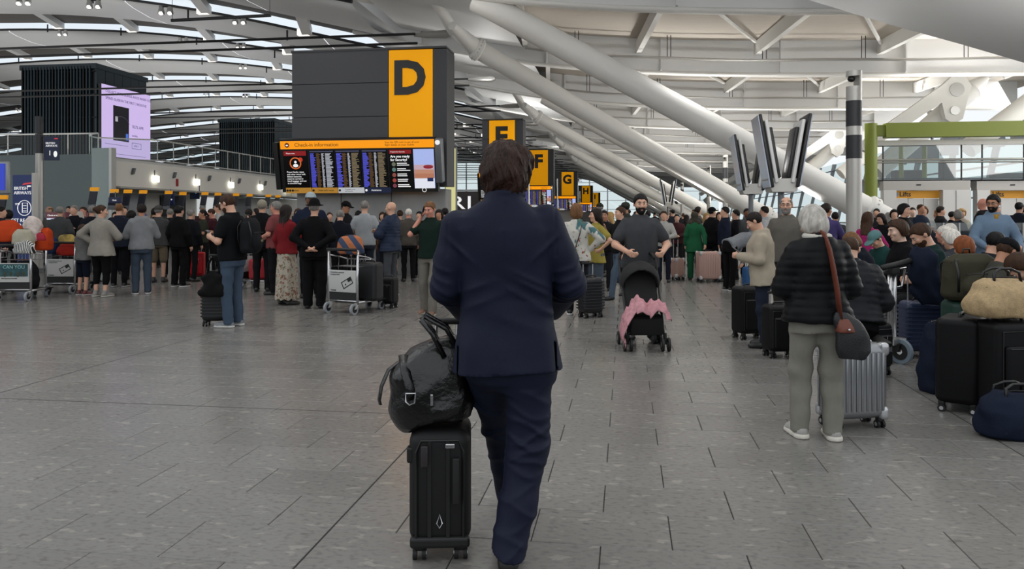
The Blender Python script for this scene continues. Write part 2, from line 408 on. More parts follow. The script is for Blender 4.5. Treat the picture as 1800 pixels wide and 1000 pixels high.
# ---- window wall on the right, glazed end wall, back and far-left sides
MULL = mat('grey_mullion', '#9a9da1', .5, .1)
PANE = glass('window_glass', '#dfeaea', .08)
wr = structure('window_1')
for t in np.arange(36, 170, 6.):
    MB().quad((20, t, 0), (20, t+6, 0), (21.5, t+6, 6.9), (21.5, t, 6.9)).build('pane', PANE, wr)
for t in np.arange(36, 170, 6.0):
    MB().prism([(19.9, t-.06, 0), (20.15, t-.06, 0), (21.7, t-.06, 6.9), (21.3, t-.06, 6.9)], (0, .14, 0)).build('mullion', MULL, wr)
for z in (.9, 2.6, 4.4, 6.2): MB().box((20+z*.217, 103, z), (.12, 134, .1)).build('transom', MULL, wr)
for t in np.arange(37, 62, 3.): MB().box((20.2, t, 5.9), (.9, .5, 1.1)).build('louvre_box', MULL, wr)
we = structure('window_2')
for i in range(30):
    s = -100+4*i; MB().quad((s, 172, 0), (s+4, 172, 0), (s+4, 172, 14), (s, 172, 14)).build('pane', PANE, we)
    MB().box((s, 171.9, 7), (.25, .25, 14)).build('mullion', MULL, we)
for z in (1, 3, 5, 7, 9, 11): MB().box((-40, 171.9, z), (120, .2, .12)).build('transom', MULL, we)
# ================================================================== SIGNS AND FITTINGS
CHAR = mat('charcoal_cladding', '#34353a', .55)
CHARD = mat('dark_cladding', '#26272b', .5)
YEL = mat('yellow_sign_face', '#e69a00', .6, emit='#f0a400', estr=.3, spec=.2)
BLK = mat('black_lettering', '#0a0a0a', .5)
BLACK = mat('black_plastic', '#0d0d0e', .4)
CONC = mat('grey_concrete', '#8d8d8c', .7, vary=.08, vscale=3)
GREYM = mat('grey_metal', '#6d7074', .4, .5)
WT = glow('#ffffff', .85); AMB = glow('#ff9d00', .95); AMB2 = glow('#c98b2a', .75)
SCR = mat('dark_screen', '#050507', .25)
def rows(mb_list, x0, x1, z0, z1, n, y, hf=.55, jitter=.35, rnd=random):
    """rows of little print strokes as raised quads facing -y"""
    for i in range(n):
        z = z1 - (z1-z0)*(i+.5)/n; h = (z1-z0)/n*hf/2
        e = x1 - (x1-x0)*rnd.random()*jitter
        mb_list.add([(x0, y, z-h), (e, y, z-h), (e, y, z+h), (x0, y, z+h)], [(0, 1, 2, 3)])
def zone_tower(letter, label, full=True, cw=2.6):
    """check-in zone tower: concrete plinth, charcoal box, yellow letter panel, tilted screen board. origin: front left foot"""
    r = empty('zone_sign', (0, 0, 0), 0, label, 'sign', 'check-in zone towers')
    Wd, Dp, H = cw+1.5, .85, 5.78
    box('plinth', (Wd/2, Dp/2+.1, 1.1), (Wd-.1, Dp-.2, 2.2), CONC, r)
    if cw > 2:
        for x in (1.3, 2.65): box('joint', (x, .099, 1.1), (.02, .012, 2.2), CHARD, r)
    for k in range(4): box('cladding_panel', (cw/2, Dp/2, 2.35+.86*k+.42), (cw, Dp, .845), CHAR, r)
    box('top_cap', (Wd/2, Dp/2, H), (Wd+.04, Dp+.04, .05), CHARD, r)
    box('letter_panel', (cw+.59, Dp/2-.02, 4.0), (1.14, Dp, 3.46), YEL, r)
    text('letter', letter, 1.15, BLK, r, (cw+.56, -.035, 4.98), align='CENTER', bold=.05)
    box('corner_post', (cw+1.35, Dp/2, 4.0), (.36, Dp+.02, 3.46), CHARD, r)
    if full:
        pm = MB()
        for i in range(34): pm.box((Wd+.005, .03+Dp*.5, 2.4+.1*i), (.01, Dp*.9, .045))
        tag(pm.build('perforated_side', GREYM, r), kind='stuff')
        dm = MB(); q = random.Random(3) if cw > 2 else None
        for i in range(40 if q else 1):
            for j in range(5):
                if not q or q.random() < .45: dm.box((.15+.06*i, -.003, 2.42+.06*j), (.02, .006, .014))
        tag(dm.build('perforations', mat('pale_dot', '#b9bcc0', .5), r), kind='stuff')
    # board, tilted forward at the top
    b = MB(); T = Matrix.Rotation(math.radians(14), 3, 'X')
    bd = empty('screen_board', (1.93*Wd/4.1, -.42, 2.78)); bd.scale = (Wd/4.1, 1, 1); bd.parent = r; bd.rotation_euler = (math.radians(11), 0, 0)
    def part(name, c, d, m, rr=0): return box(name, c, d, m, bd, None, rr)
    part('board_case', (0, .1, 0), (4.1, .2, 1.36), BLACK)
    part('header', (0, -.012, .53), (4.0, .03, .2), AMB)
    text('header_text', 'Check-in information', .135, mat('brown_print', '#5b2c00', .5), bd, (-1.62, -.03, .53))
    if full:
        MB().cyl((-1.82, -.03, .53), (-1.82, -.026, .53), .06, n=16).build('header_icon', glow('#5a1408', .6), bd)
        MB().ell((-1.82, -.034, .525), (.035, .006, .02), 8, 6).build('header_plane', WT, bd)
        text('header_note', 'Scan the QR code to get all your\nflight details on your mobile', .066, mat('brown_print', '#5b2c00', .5), bd, (.75, -.03, .535))
    # screens
    xs = [-1.62, -.93, -.24, .45, 1.14, 1.7]
    ws = [.62, .64, .64, .64, .62, .5]
    zc, hh = -.1, .98
    part('screen', (-1.63, -.01, zc), (.64, .02, hh), SCR)
    part('red_strip', (-1.63, -.024, zc+.42), (.6, .01, .12), glow('#8e1118', .8))
    text('strip_text', 'Please note', .05, WT, bd, (-1.86, -.032, zc+.42))
    MB().tube([(-1.63+.14*math.cos(a), -.024, zc+.17+.14*math.sin(a)) for a in np.linspace(0, 2*PI, 20, endpoint=False)], .016, 6, closed=True).build('ring_icon', glow('#d4652a', .9), bd)
    MB().ell((-1.63, -.024, zc+.2), (.035, .008, .035), 10, 6).ell((-1.63, -.024, zc+.11), (.07, .008, .045), 10, 6).build('figure_icon', WT, bd)
    MB().cyl((-1.49, -.03, zc+.26), (-1.49, -.026, zc+.26), .06, n=14).build('alert_icon', glow('#c23a22', .9), bd)
    text('notice', 'Power banks, vapes\nand other items with\nlithium batteries\nmust be carried in\nhand baggage and not\nin checked bags', .058, WT, bd, (-1.88, -.024, zc-.2))
    rnd = random.Random(ord(letter))
    for k in (1, 2, 3):
        x = -.93+.69*(k-1)
        part('screen', (x, -.01, zc), (.66, .02, hh), SCR)
        cs = [('#5a5ce0', .9, x-.3, x-.14), ('#6e5030', .7, x-.14, x-.02), ('#c9ccd6', .8, x+.0, x+.07), ('#c9ccd6' if k == 1 else '#8f7f62', .75, x+.1, x+.3)]
        for c, e, a, b_ in cs:
            mb = MB(); rows(mb, a, b_, zc-.45, zc+.42, 34, -.022, .6, .45, rnd); tag(mb.build('flight_rows', glow(c, e), bd), kind='stuff')
        part('column_heading', (x, -.018, zc+.46), (.62, .01, .03), glow('#4a4c66', .8))
    part('screen', (1.13, -.01, zc), (.62, .02, hh), SCR)
    part('red_strip', (1.13, -.024, zc+.43), (.56, .01, .1), glow('#8e1118', .8))
    text('strip_text', 'Prepare for Security', .045, WT, bd, (.88, -.032, zc+.43))
    text('question', 'Are you ready\nfor Security?', .085, WT, bd, (.87, -.024, zc+.27), bold=.002)
    for q, c in enumerate(('#6a6f5c', '#5a7a72', '#8a4a40', '#9a4038', '#7a3a4a')):
        MB().cyl((.95, -.03, zc+.12-.135*q), (.95, -.026, zc+.12-.135*q), .052, n=12).build('item_icon', glow(c, .9), bd)
        mb = MB(); rows(mb, 1.03, 1.38, zc+.075-.135*q, zc+.165-.135*q, 2, -.022, .5, .4, rnd); tag(mb.build('item_lines', WT, bd), kind='stuff')
    part('advert_screen', (1.72, -.01, zc), (.52, .02, hh), glow('#a9b8ec', .95))
    for q, (c, z0, z1) in enumerate((('#c6a9b4', -.02, .1), ('#c08a72', -.12, -.02), ('#b7795d', -.24, -.12), ('#e8eaf6', -.49, -.24))):
        part('advert_band', (1.72, -.023, zc+(z0+z1)/2), (.51, .006, z1-z0), glow(c, .9))
    MB().ell((1.83, -.03, zc+.05), (.13, .01, .05), 10, 6).build('advert_motif', glow('#8e2632', .9), bd)
    part('advert_tag', (1.87, -.03, zc-.27), (.15, .008, .09), glow('#22305e', .8))
    # bottom strip
    for x, w, c, tc, s in ((-1.6, .68, '#b98632', BLK, 'Toilets'), (-.9, .68, '#b98632', BLK, 'Multi-faith room'), (-.2, .68, '#c9ccd0', BLK, 'To speak to us\nstaff nearby'), (.5, .68, '#1c2440', WT, 'Assistance')):
        part('guide_tile', (x, -.012, -.63), (w, .03, .14), glow(c, .75))
        text('guide_text', s, .062 if '\n' not in s else .045, tc, bd, (x-.17, -.03, -.63))
        for q in range(3 if x < -1.2 else 1):
            MB().cyl((x-.3+.07*q*(1 if x < -1.2 else 0), -.032, -.63), (x-.3+.07*q*(1 if x < -1.2 else 0), -.028, -.63), .03, n=12).build('guide_icon', tc, bd)
    MB().tube([(1.7+.05*math.cos(a), -.02, -.63+.05*math.sin(a)) for a in np.linspace(0, 2*PI, 16, endpoint=False)], .008, 5, closed=True).build('info_ring', WT, bd)
    if full:
        box('side_housing', (2.12, .02, .1), (.16, .3, 1.1), GREYM, bd, None, .03)
        MB().cyl((2.12, -.16, .56), (2.12, -.12, .56), .06, n=14).build('housing_lens', WT, bd)
        box('side_housing', (-2.12, .06, .0), (.12, .25, 1.2), BLACK, bd)
    return r
def place_tower(r, u, d):
    p = at(u, HV, d); r.location = (p.x, p.y, 0); r.rotation_euler = (0, 0, HR)
zt = zone_tower('D', 'nearest and largest zone tower, lettered D, with departure screens')
t_ = hall(-8.6, 18.95); zt.location = (t_.x, t_.y, 0); zt.rotation_euler = (0, 0, HR)
for letter, t in (('E', 33.5), ('F', 49.0), ('G', 73.5), ('H', 108.), ('I', 140.)):
    CW = {'E': .3, 'F': .55, 'G': .95, 'H': .5, 'I': .5}[letter]
    rest = {'E': 'partly hidden by the suited man\'s hair', 'F': 'beside the suited man\'s head', 'G': 'between the F and H towers', 'H': 'small, beyond the G tower', 'I': 'farthest, only a sliver showing'}[letter]
    r = zone_tower(letter, 'yellow and charcoal zone tower lettered %s, %s' % (letter, rest) if letter != 'I' else 'yellow and charcoal zone tower beyond the H tower, only a sliver showing', full=(letter in 'EF'), cw=CW)
    p = hall(-8.6+2.6-CW-.1*(letter != 'E'), t); r.location = (p.x, p.y, 0); r.rotation_euler = (0, 0, HR)
    post = MB().cyl((CW+1.75, .1, 0), (CW+1.75, .1, 3.9), .05, n=8).build('side_post', STEEL, r)
# back-lit poster case at the right side of the first tower, dark shop fascia beyond
pc = empty('poster_case', hall(*st(*at(793, 380, 21.6)[:2])), HR, 'tall pale yellow lit poster case behind the zone D tower', 'poster')
box('frame', (0, 0, 1.7), (.34, .12, 3.5), GREYM, pc, None, .02); box('poster_sheet', (.0, -.07, 1.85), (.28, .02, 3.1), glow('#d9d69a', .9), pc)
rq = MB(); rows(rq, -.1, .1, 2.3, 3.1, 9, -.085, .4, .4); tag(rq.build('poster_print', GREYM, pc), kind='stuff')
sf = empty('shop_fascia', hall(*st(*at(806, 380, 45)[:2])), HR, 'dark shop fascia with white lettering behind the suited man', 'shop sign')
box('fascia_board', (0, 0, 2.2), (3.6, .4, 1.5), mat('dark_brown_fascia', '#2a2224', .5), sf); text('fascia_text', 'RI', 1.1, WT, sf, (-.6, -.21, 2.25), sx=1.6)
box('shop_front', (0, 0, .72), (3.6, .3, 1.8), mat('dark_shop_front', '#1c1b1d', .5), sf)
for k in range(6): box('glazing_bar', (0, .1, 3.02), (3.6, .1, .08), MULL, sf) if k == 0 else None

# ---- poles with camera heads
POLE = mat('pale_grey_pole', '#b7b5b0', .4, .3)
def pole(p, h, r, label, dark=((.605, .71), (.75, .865))):
    o = empty('camera_pole', (p[0], p[1], 0), 0, label, 'pole', 'camera and speaker poles along the concourse')
    cuts = [0] + [x*h for ab in dark for x in ab] + [h*.93]
    names = ['shaft', 'speaker_band']
    for i in range(len(cuts)-1):
        d = i % 2 == 1
        q = MB().cyl((0, 0, cuts[i]), (0, 0, cuts[i+1]), r*(1.02 if d else 1), n=20).build(names[i % 2], CHARD if d else POLE, o, 40)
    MB().prism([(r*math.cos(a), r*math.sin(a), h*.93) for a in np.linspace(-1.2, 1.2, 10)] , (0, 0, h*.05)).build('camera_neck', POLE, o)
    MB().cyl((0, 0, h*.975), (0, 0, h), r*1.02, n=20).build('pole_cap', POLE, o, 40)
    MB().ell((-r*.35, 0, h*.965), (r*.5, r*.5, r*.45)).build('camera_dome', BLACK, o, True)
    return o
for (u, vt, d, r, lb) in ((1501, 125, 15, .145, 'tall thick pale pole with black bands rising beside the green portal'),
                          (1275, 272, 34, .11, 'pale pole with dark band right of the pair near the tan suitcase'),
                          (1246, 291, 41, .11, 'pale pole with dark band left of the pair near the tan suitcase'),
                          (1199, 321, 66, .14, 'small distant pole with dark band, right of the far pair'),
                          (1189, 327, 74, .14, 'small distant pole with dark band, left of the far pair'),
                          (1175, 333, 84, .12, 'faintest pole in the row beyond the distant screens')):
    p = at(u, vt, d); pole(p, p.z, r, lb)

# ---- V-shaped screens on posts
def v_screen(p, h, label, tilt=9.5, H=1.28):
    o = empty('screen_post', (p[0], p[1], 0), HR, label, 'screens', 'V-shaped screen stands')
    MB().cyl((0, 0, 0), (0, 0, h+.12), .055, n=14).build('post', GREYM, o, 40)
    MB().prism([(-.2, -.3, h+.05), (.2, -.3, h+.05), (.28, -.3, h+.28), (-.28, -.3, h+.28)], (0, .6, 0)).build('bracket', POLE, o)
    for sg in (-1, 1):
        R = Matrix.Rotation(sg*math.radians(tilt), 3, 'Y'); c = Vector((sg*.2, 0, h+.1)); up = R @ Vector((0, 0, 1)); nx = R @ Vector((sg, 0, 0))
        a = MB().rbox(c + up*H*.52, (.055, .75, H), .02, 2, R).build('screen_case', BLACK, o, 40)
        MB().box(c + up*H*.52 + nx*.034, (.02, .72, H*.98), R).build('screen_face', mat('pale_screen_face', '#aab4c4', .15), a)
        MB().rbox(c + up*H*.5 - nx*.085, (.06, .72, H*.86), .02, 2, R).build('screen_back', mat('pale_back', '#cfcfcd', .4), a, 40)
        MB().rbox(c + up*H*.48 - nx*.15, (.07, .5, H*.7), .02, 2, R).build('screen_box', BLACK, a, 40)
    return o
p = at(1373, 300, 13.5); v_screen((p.x, p.y), 1.87, 'larger nearer V-shaped pair of screens on a grey post', 9.5, 1.28)
p = at(1320, 300, 17.5); v_screen((p.x, p.y), 1.95, 'V-shaped pair of screens just left of the larger nearer pair', 9.0, 1.28)
p = at(1174, 340, 44); v_screen((p.x, p.y), 2.0, 'tiny distant V-shaped screens beyond the bearded man with the stroller', 9.0, 1.5)

# ---- green portal, lifts, upper glass gallery
GREEN = mat('olive_green_paint', '#77832c', .5)
pt = empty('green_portal', hall(*st(*at(1531, 380, 30)[:2])), HR, 'olive green steel portal frame of round column and long beam', 'portal')
MB().cyl((0, 0, 0), (0, 0, 5.12), .23, n=24).build('column', GREEN, pt, 40)
MB().box((4.6, 0, 4.83), (8.2, .45, .56)).build('beam', GREEN, pt); MB().box((.4, -.0, 4.83), (.5, .3, .42)).build('beam_joint', mat('olive_green_joint', '#6d7824', .5), pt)
for x in (2.2, 6.5): MB().cyl((x, -.1, 4.45), (x, -.1, 4.56), .06, n=8).build('beam_light', GREYM, pt)
gal = empty('glass_gallery', hall(*st(*at(1552, 380, 30.5)[:2])), HR, 'two-storey glass gallery above the lifts with steel handrail', 'gallery')
GLD = glass('gallery_glass', '#b8c6c6', .14)
for k, x in enumerate((0, 2.9, 3.65, 5.15)):
    x2 = (2.9, 3.65, 5.15, 8.4)[k]
    MB().quad((x, 0, 2.95), (x2, 0, 2.95), (x2, 0, 4.3), (x, 0, 4.3)).build('pane', GLD, gal)
    MB().box((x, 0, 3.65), (.04, .06, 1.5)).build('glazing_bar', CHARD, gal)
MB().cyl((-.4, -.1, 3.72), (8.4, -.1, 3.72), .045, n=8).build('handrail', STEEL, gal); MB().cyl((-.4, -.1, 3.62), (8.4, -.1, 3.62), .03, n=8).build('handrail', STEEL, gal)
MB().box((4, .1, 4.4), (8.8, .3, .2)).build('fascia', POLE, gal); MB().box((4, .06, 4.29), (8.8, .1, .05)).build('head_bar', CHARD, gal)
for x in (1.15, 2.05, 5.9): MB().cyl((x, 1.4, 2.97), (x, 1.4, 4.6), .09, n=10).build('inner_column', GREEN, gal, 40)
MB().box((4, 3, 2.97), (9, 6, .08)).build('gallery_floor', mat('gallery_floor_grey', '#7c8084', .5), gal)
for x, w, h in ((1.7, 1.1, .5), (3.3, .5, .9), (5.7, 1.3, .35), (7.2, .7, .7)): MB().rbox((x, 2.4, 2.95+h/2), (w, .6, h), .05).build('gallery_seat', mat('dark_seat', '#3c4246', .6), gal)
LIFTW = mat('pale_steel_lift', '#c9c8c6', .4, .15)
for k, (u0, u1, doors) in enumerate(((1552, 1694, (1604, 1622)), (1716, 1860, (1772, 1790)))):
    p = at(u0, 380, 30.2); w = (u1-u0)/F*30.2
    r = empty('lift_surround', (p.x, p.y, 0), HR, ('pale lift surround with amber Lifts sign behind the queue heads' if k == 0 else 'pale lift surround with amber Lifts sign behind the man in the denim shirt'), 'lift', 'lift surrounds under the gallery')
    def X(u): return (u-u0)/F*30.2
    du = u0-1552
    a, b_ = X(1573+du), X(1649+du)
    MB().box((w/2, .2, 2.7), (w, .5, .36)).build('lintel', mat('grey_steel_lintel', '#a9a6a2', .4, .3), r)
    MB().box((a/2, .1, 1.26), (a, .4, 2.52)).build('jamb_panel', LIFTW, r); MB().box(((b_+w)/2, .1, 1.26), (w-b_, .4, 2.52)).build('jamb_panel', LIFTW, r)
    MB().box(((a+b_)/2, .3, 2.36), (b_-a, .08, .3)).build('lift_sign', mat('amber_sign', '#c98d1e', .5, emit='#c98d1e', estr=.15), r)
    text('sign_text', 'Lifts', .26, BLK, r, (a+.22, .25, 2.36), bold=.004); MB().cyl((a+.1, .25, 2.36), (a+.1, .26, 2.36), .1, n=14).build('sign_icon', mat('blue_grey_icon', '#7f8b98', .5), r)
    for q in range(3):
        x0 = a+(b_-a)*q/3; MB().box((x0+(b_-a)/6, .34, 1.1), ((b_-a)/3-.02, .06, 2.2)).build('lift_door', LIFTW, r)
    MB().box((X(1610+du), -.06, 2.72), (.16, .03, .05)).build('indicator', BLACK, r); MB().box((X(1670+du), -.11, 1.3), (.015, .015, 2.4)).build('panel_joint', GREYM, r)
    cc = MB().box((w/2, .9, 2.74), (w, 1., .16)).build('roof_slab', POLE, r)
# glass balustrade by the lifts
gb = empty('glass_balustrade', (0, 0, 0), HR, 'pale glass balustrade with steel rail in front of the lifts', 'balustrade')
for k in range(7):
    a = at(1630+28*k, 390, 16.4); b_ = at(1657+28*k, 390, 16.4); a, b_ = st(a.x, a.y), st(b_.x, b_.y)
    MB().quad((a[0], a[1], .12), (b_[0], b_[1], .12), (b_[0], b_[1], 1.36), (a[0], a[1], 1.36)).build('pane', glass('balustrade_glass', '#d6e4e4', .12), gb)
    MB().box((a[0], a[1], .68), (.03, .05, 1.36)).build('post', STEEL, gb)
a = at(1625, 417, 16.4); b_ = at(1830, 417, 16.4); a, b_ = st(a.x, a.y), st(b_.x, b_.y); MB().cyl((a[0], a[1]-.06, .98), (b_[0], b_[1]-.06, .98), .035, n=8).build('handrail', STEEL, gb)
# hanging light bar
lb_ = empty('light_bar', (0, 0, 0), 0, 'thin dark light bar hung on wires below the white ceiling', 'light')
a, b_ = at(301, 36, 21), at(476, 27, 21)
MB().cyl(a, b_, .045, n=8).build('bar', DARK, lb_)
for q in (.01, .99):
    c = a+(b_-a)*q; MB().cyl(c, (c.x, c.y, c.z+1.0), .008, n=4).build('wire', DARK, lb_)
# paired spotlights under the ceiling panels
NSP = -1
SPL = ['twin spotlights in the top left corner of the ceiling', 'twin spotlights second from the left in the topmost panel', 'twin spotlights third from the left in the topmost panel', 'twin spotlights just below the hanging light bar', 'twin spotlights left of the D tower, second panel from the top', 'twin spotlights left of the D tower, third panel from the top', 'twin spotlights left of the D tower, fourth panel from the top',
       'twin spotlights on the second panel above the lilac advertisement', 'twin spotlights above the louvred block', 'twin spotlights right of the lilac advertisement', 'twin spotlights between the two louvred blocks', 'twin spotlights above the smaller louvred block', 'twin spotlights at the left edge beside the louvred block']
for (u, v, d) in ((42, 2, 29), (165, 8, 29.5), (291, 19, 30), (420, 36, 31), (423, 81, 42), (427, 117, 52), (431, 168, 78), (322, 71, 42), (110, 58, 44), (300, 168, 80), (362, 166, 79), (435, 168, 79), (33, 193, 62)):
    NSP += 1; p = at(u, v, d); r = empty('roof_spotlight', p, 0, SPL[NSP], 'spotlight', 'paired spotlights under the roof')
    for q in (-.17, .17):
        h_ = MB().cyl((q, 0, .12), (q+.05, -.1, -.12), .09, .13, 12).build('lamp_head', SPOTB, r, 40)
        MB().cyl((q+.051, -.101, -.122), (q+.053, -.103, -.127), .1, n=12).build('lamp_lens', glow('#fffdf4', 2.5), h_)
    MB().box((0, 0, .16), (.5, .05, .05)).build('lamp_bracket', DARK, r)
# suspension wires for the spot bars
# ================================================================== CHECK-IN SIDE, LEFT
NAVY = mat('navy_sign', '#1d2547', .5)
GLW = mat('grey_green_back_painted_glass', '#5c6a6a', .12, vary=.04, vscale=.3)
WB = mat('white_bulkhead', '#e6e3dc', .5)
S0 = -21.3
ORD = 'first second third fourth fifth sixth seventh eighth ninth tenth eleventh twelfth'.split()
cw = structure('wall_left')
for k in range(9): MB().box((-41+2.35*k-1.0, 29.3, 2.45), (2.33, .12, 3.3)).build('glass_panel', GLW, cw)
MB().box((-32, 29.36, .4), (22, .1, .85)).build('wall_base', mat('dark_recess', '#2b2c2e', .6), cw)
MB().box((-33, 29.22, 1.55), (22, .02, .03)).build('transom', GREYM, cw)
MB().box((S0-.35, 29.3, 2.2), (.9, .2, 4.3)).build('corner_panel', mat('pale_green_glass', '#9fb0ae', .15), cw); MB().box((S0+.12, 29.25, 2.2), (.12, .3, 4.3)).build('corner_trim', STEEL, cw)
# bulkhead running along the hall over the desks, upper slab behind
bk = structure('wall_back')
MB().prism([(S0, 29.4, 2.75), (S0, 29.4, 3.85), (S0-.6, 29.4, 4.05), (S0-.6, 29.4, 2.75)], (0, 26, 0)).build('bulkhead', WB, bk)
MB().box((S0-.5, 42.5, 2.72), (1.6, 26, .08)).build('soffit', mat('grey_soffit', '#a9a7a2', .6), bk)
MB().box((S0-6, 42.5, 4.0), (11, 26, .12)).build('upper_slab', mat('slab_grey', '#8a8b8a', .6), bk)
MB().box((S0-4.2, 44, 1.4), (.2, 30, 2.8)).build('rear_wall', WB, bk)
MB().box((S0-22, 60, 4.0), (22, 60, .15)).build('upper_slab', mat('slab_grey', '#8a8b8a', .6), bk)
for k in range(8):
    t = 30.6+3.1*k
    MB().prism([(S0+.02, t, 3.3), (S0+.12, t, 3.35), (S0+.12, t+.1, 3.6), (S0+.02, t+.1, 3.6)], (0, .12, 0)).build('bulkhead_slot', GREYM, bk)
for k in range(7):
    t = 32.3+3.4*k; o = empty('wall_lamp', hall(S0+.06, t, 3.2), HR, 'small bright lamp on the white bulkhead, %s from the glass wall' % ORD[k], 'lamp', 'wall lamps on the bulkhead')
    MB().rbox((0, 0, 0), (.16, .4, .3), .03).build('lamp_body', glow('#fffbe8', 3), o); MB().box((-.05, 0, .25), (.05, .04, .3)).build('lamp_arm', GREYM, o)
# curved balustrade above
rl = structure('balustrade_upper'); RAILM = mat('pale_rail', '#cfcfcc', .4)
path = [(-40, 29.8), (-34, 29.6), (-28, 29.8)] + [(S0-.3-2.*math.cos(a)*1, 31.6-1.8*math.sin(a)) for a in np.linspace(1.2, 0, 5)] + [(S0-.3, 33), (S0-.3, 56)]
pp = []
for a, b_ in zip(path[:-1], path[1:]):
    n = max(1, int(math.hypot(b_[0]-a[0], b_[1]-a[1])/1.25))
    pp += [(a[0]+(b_[0]-a[0])*i/n, a[1]+(b_[1]-a[1])*i/n) for i in range(n)]
for z, r in ((5.05, .035), (4.1, .03)): MB().tube([(x, y, z) for x, y in pp], r, 6).build('rail', RAILM, rl)
for x, y in pp: MB().cyl((x, y, 4.05), (x, y, 5.05), .022, n=6).build('baluster', RAILM, rl)
for (a, b_) in zip(pp[:-1], pp[1:]): MB().quad((*a, 4.15), (*b_, 4.15), (*b_, 5.0), (*a, 5.0)).build('pane', glass('rail_glass', '#e4ecec', .03), rl)
# dark louvred blocks on the upper level
LOUV = mat('black_metal_louvre', '#15171b', .45, .3); TEAL = mat('dark_teal_cladding', '#1f2e36', .35, .2)
def block(s1, t0, w, dp, z1, label, adv=False):
    r = empty('louvred_block', hall(s1, t0, 0), HR, label, 'service block', 'dark louvred service blocks')
    box('core', (-w/2, dp/2, (4+z1)/2), (w-.1, dp-.1, z1-4), BLACK, r)
    n = int(w/.2)
    for k in range(n): box('louvre', (-w+.1+.2*k, -.06, (4.2+z1)/2), (.07, .16, z1-4.2), TEAL if k % 5 else LOUV, r)
    for z in np.linspace(4.6, z1-.3, 5): box('louvre_rail', (-w/2, -.0, z), (w, .1, .05), LOUV, r)
    box('top_trim', (-w/2, dp/2, z1), (w+.2, dp+.2, .3), TEAL, r)
    for k in range(6): box('side_panel', (.0, dp/12+dp/6*k, (4+z1)/2), (.1, dp/6-.03, z1-4), TEAL, r)
    if adv:
        a = empty('advert_screen', hall(s1+.25, t0+.02, 4.75), HR, 'lilac illuminated card advertisement screen hung on the side of the dark block', 'advertisement')
        d, h = dp-.05, 4.55
        MB().box((0, d/2, h/2), (.18, d, h)).build('screen_case', BLACK, a)
        MB().box((.1, d/2, h/2), (.02, d-.06, h-.06)).build('screen_face', glow('#d3bdf0', .92), a)
        rz = (PI/2, 0, PI/2)
        for q, s in enumerate(('COLLECT 40,000 BONUS AVIOS WHEN YOU', 'SPEND £6,000 IN THE FIRST 3 MONTHS')): text('advert_text', s, .225, mat('purple_print', '#584a8c', .5), a, (.115, .35, h-.4-.4*q), rz)
        MB().rbox((.13, 1.75, 2.35), (.03, 1.45, 2.1), .02).build('card_picture', mat('black_card', '#23222a', .3), a)
        MB().box((.15, 1.3, 2.6), (.01, .22, .3)).build('card_chip', glow('#c8c8d2', .7), a); MB().box((.15, 2.28, 1.6), (.01, .22, .4)).build('card_badge', glow('#4a78d8', .8), a)
        MB().tube([(.15, 1.75+.9*math.cos(x), 1.9+.9*math.sin(x)) for x in np.linspace(.6, 2.2, 8)], .012, 4).build('card_arc', glow('#56545f', .6), a)
        text('advert_text', '78.7% APR', .26, mat('purple_print', '#584a8c', .5), a, (.115, 2.8, 2.3), rz); text('advert_text', 'variable', .18, mat('purple_print', '#584a8c', .5), a, (.115, 2.8, 1.75), rz)
        MB().tube([(.12, 2.8, .95), (.12, 3.7, .95), (.12, 3.7, 1.3), (.12, 2.8, 1.3)], .014, 4, closed=True).build('button_outline', mat('purple_print', '#584a8c', .5), a); text('advert_text', 'APPLY', .16, mat('purple_print', '#584a8c', .5), a, (.115, 3.0, 1.12), rz)
        for z, y1 in ((.5, 4.2), (.3, 4.3), (1.05, 2.4)): MB().box((.115, y1/2+.15, z), (.008, y1-.3, .02)).build('advert_line', mat('purple_print', '#584a8c', .5), a)
    return r
block(-30.7, 40.9, 4.8, 4.75, 10.3, 'large dark louvred service block behind the lilac advertisement', True)
block(-30.7, 64.0, 5.2, 4.75, 10.0, 'smaller dark louvred service block farther down the hall')
# desk screens
NOTE = []
for k, (u, v, d) in enumerate(((163, 331, 28.5), (198, 334, 30), (222, 335, 31.5), (249, 336, 33), (294, 337, 36), (319, 339, 38), (358, 339, 42), (381, 340, 44), (413, 341, 47), (437, 342, 50), (470, 343, 53), (487, 344, 55), (1, 345, 26))):
    if k < 12:
        a_ = (u-900)/F; sS = S0+1.25; tS = sS*(CH+a_*SH*-1*-1 if False else (CH - a_*SH))/(SH + a_*CH); p = hall(sS, tS); h = CAMZ+(HV-v)/F*p.y
    else: p = at(u, v, d); h = p.z
    r = empty('desk_screen', (p.x, p.y, 0), HR + .3, 'slim dark yellow-topped desk screen, %s from the glass wall' % ORD[k] if k < 12 else 'slim dark screen with yellow top beside the blue banner', 'screen', 'yellow-topped desk screens')
    r.scale = (.8, .8, 1); MB().cyl((0, .1, 0), (0, .1, h-.5), .04, n=8).build('stand', STEEL, r)
    MB().prism([(-.23, 0, h-.62), (.1, 0, h-.62), (.2, 0, h-.12), (-.13, 0, h-.12)], (0, .1, 0)).build('panel', mat('navy_black_panel', '#14182a', .3), r)
    MB().prism([(-.13, -.03, h-.1), (.24, -.03, h-.1), (.26, -.03, h+.04), (-.11, -.03, h+.04)], (0, .14, 0)).build('yellow_top', mat('orange_yellow', '#f0a012', .5, emit='#f0a012', estr=.35), r)
    MB().prism([(-.25, -.02, h-.78), (.08, -.02, h-.78), (.11, -.02, h-.63), (-.22, -.02, h-.63)], (0, .12, 0)).build('panel_foot', GREYM, r)
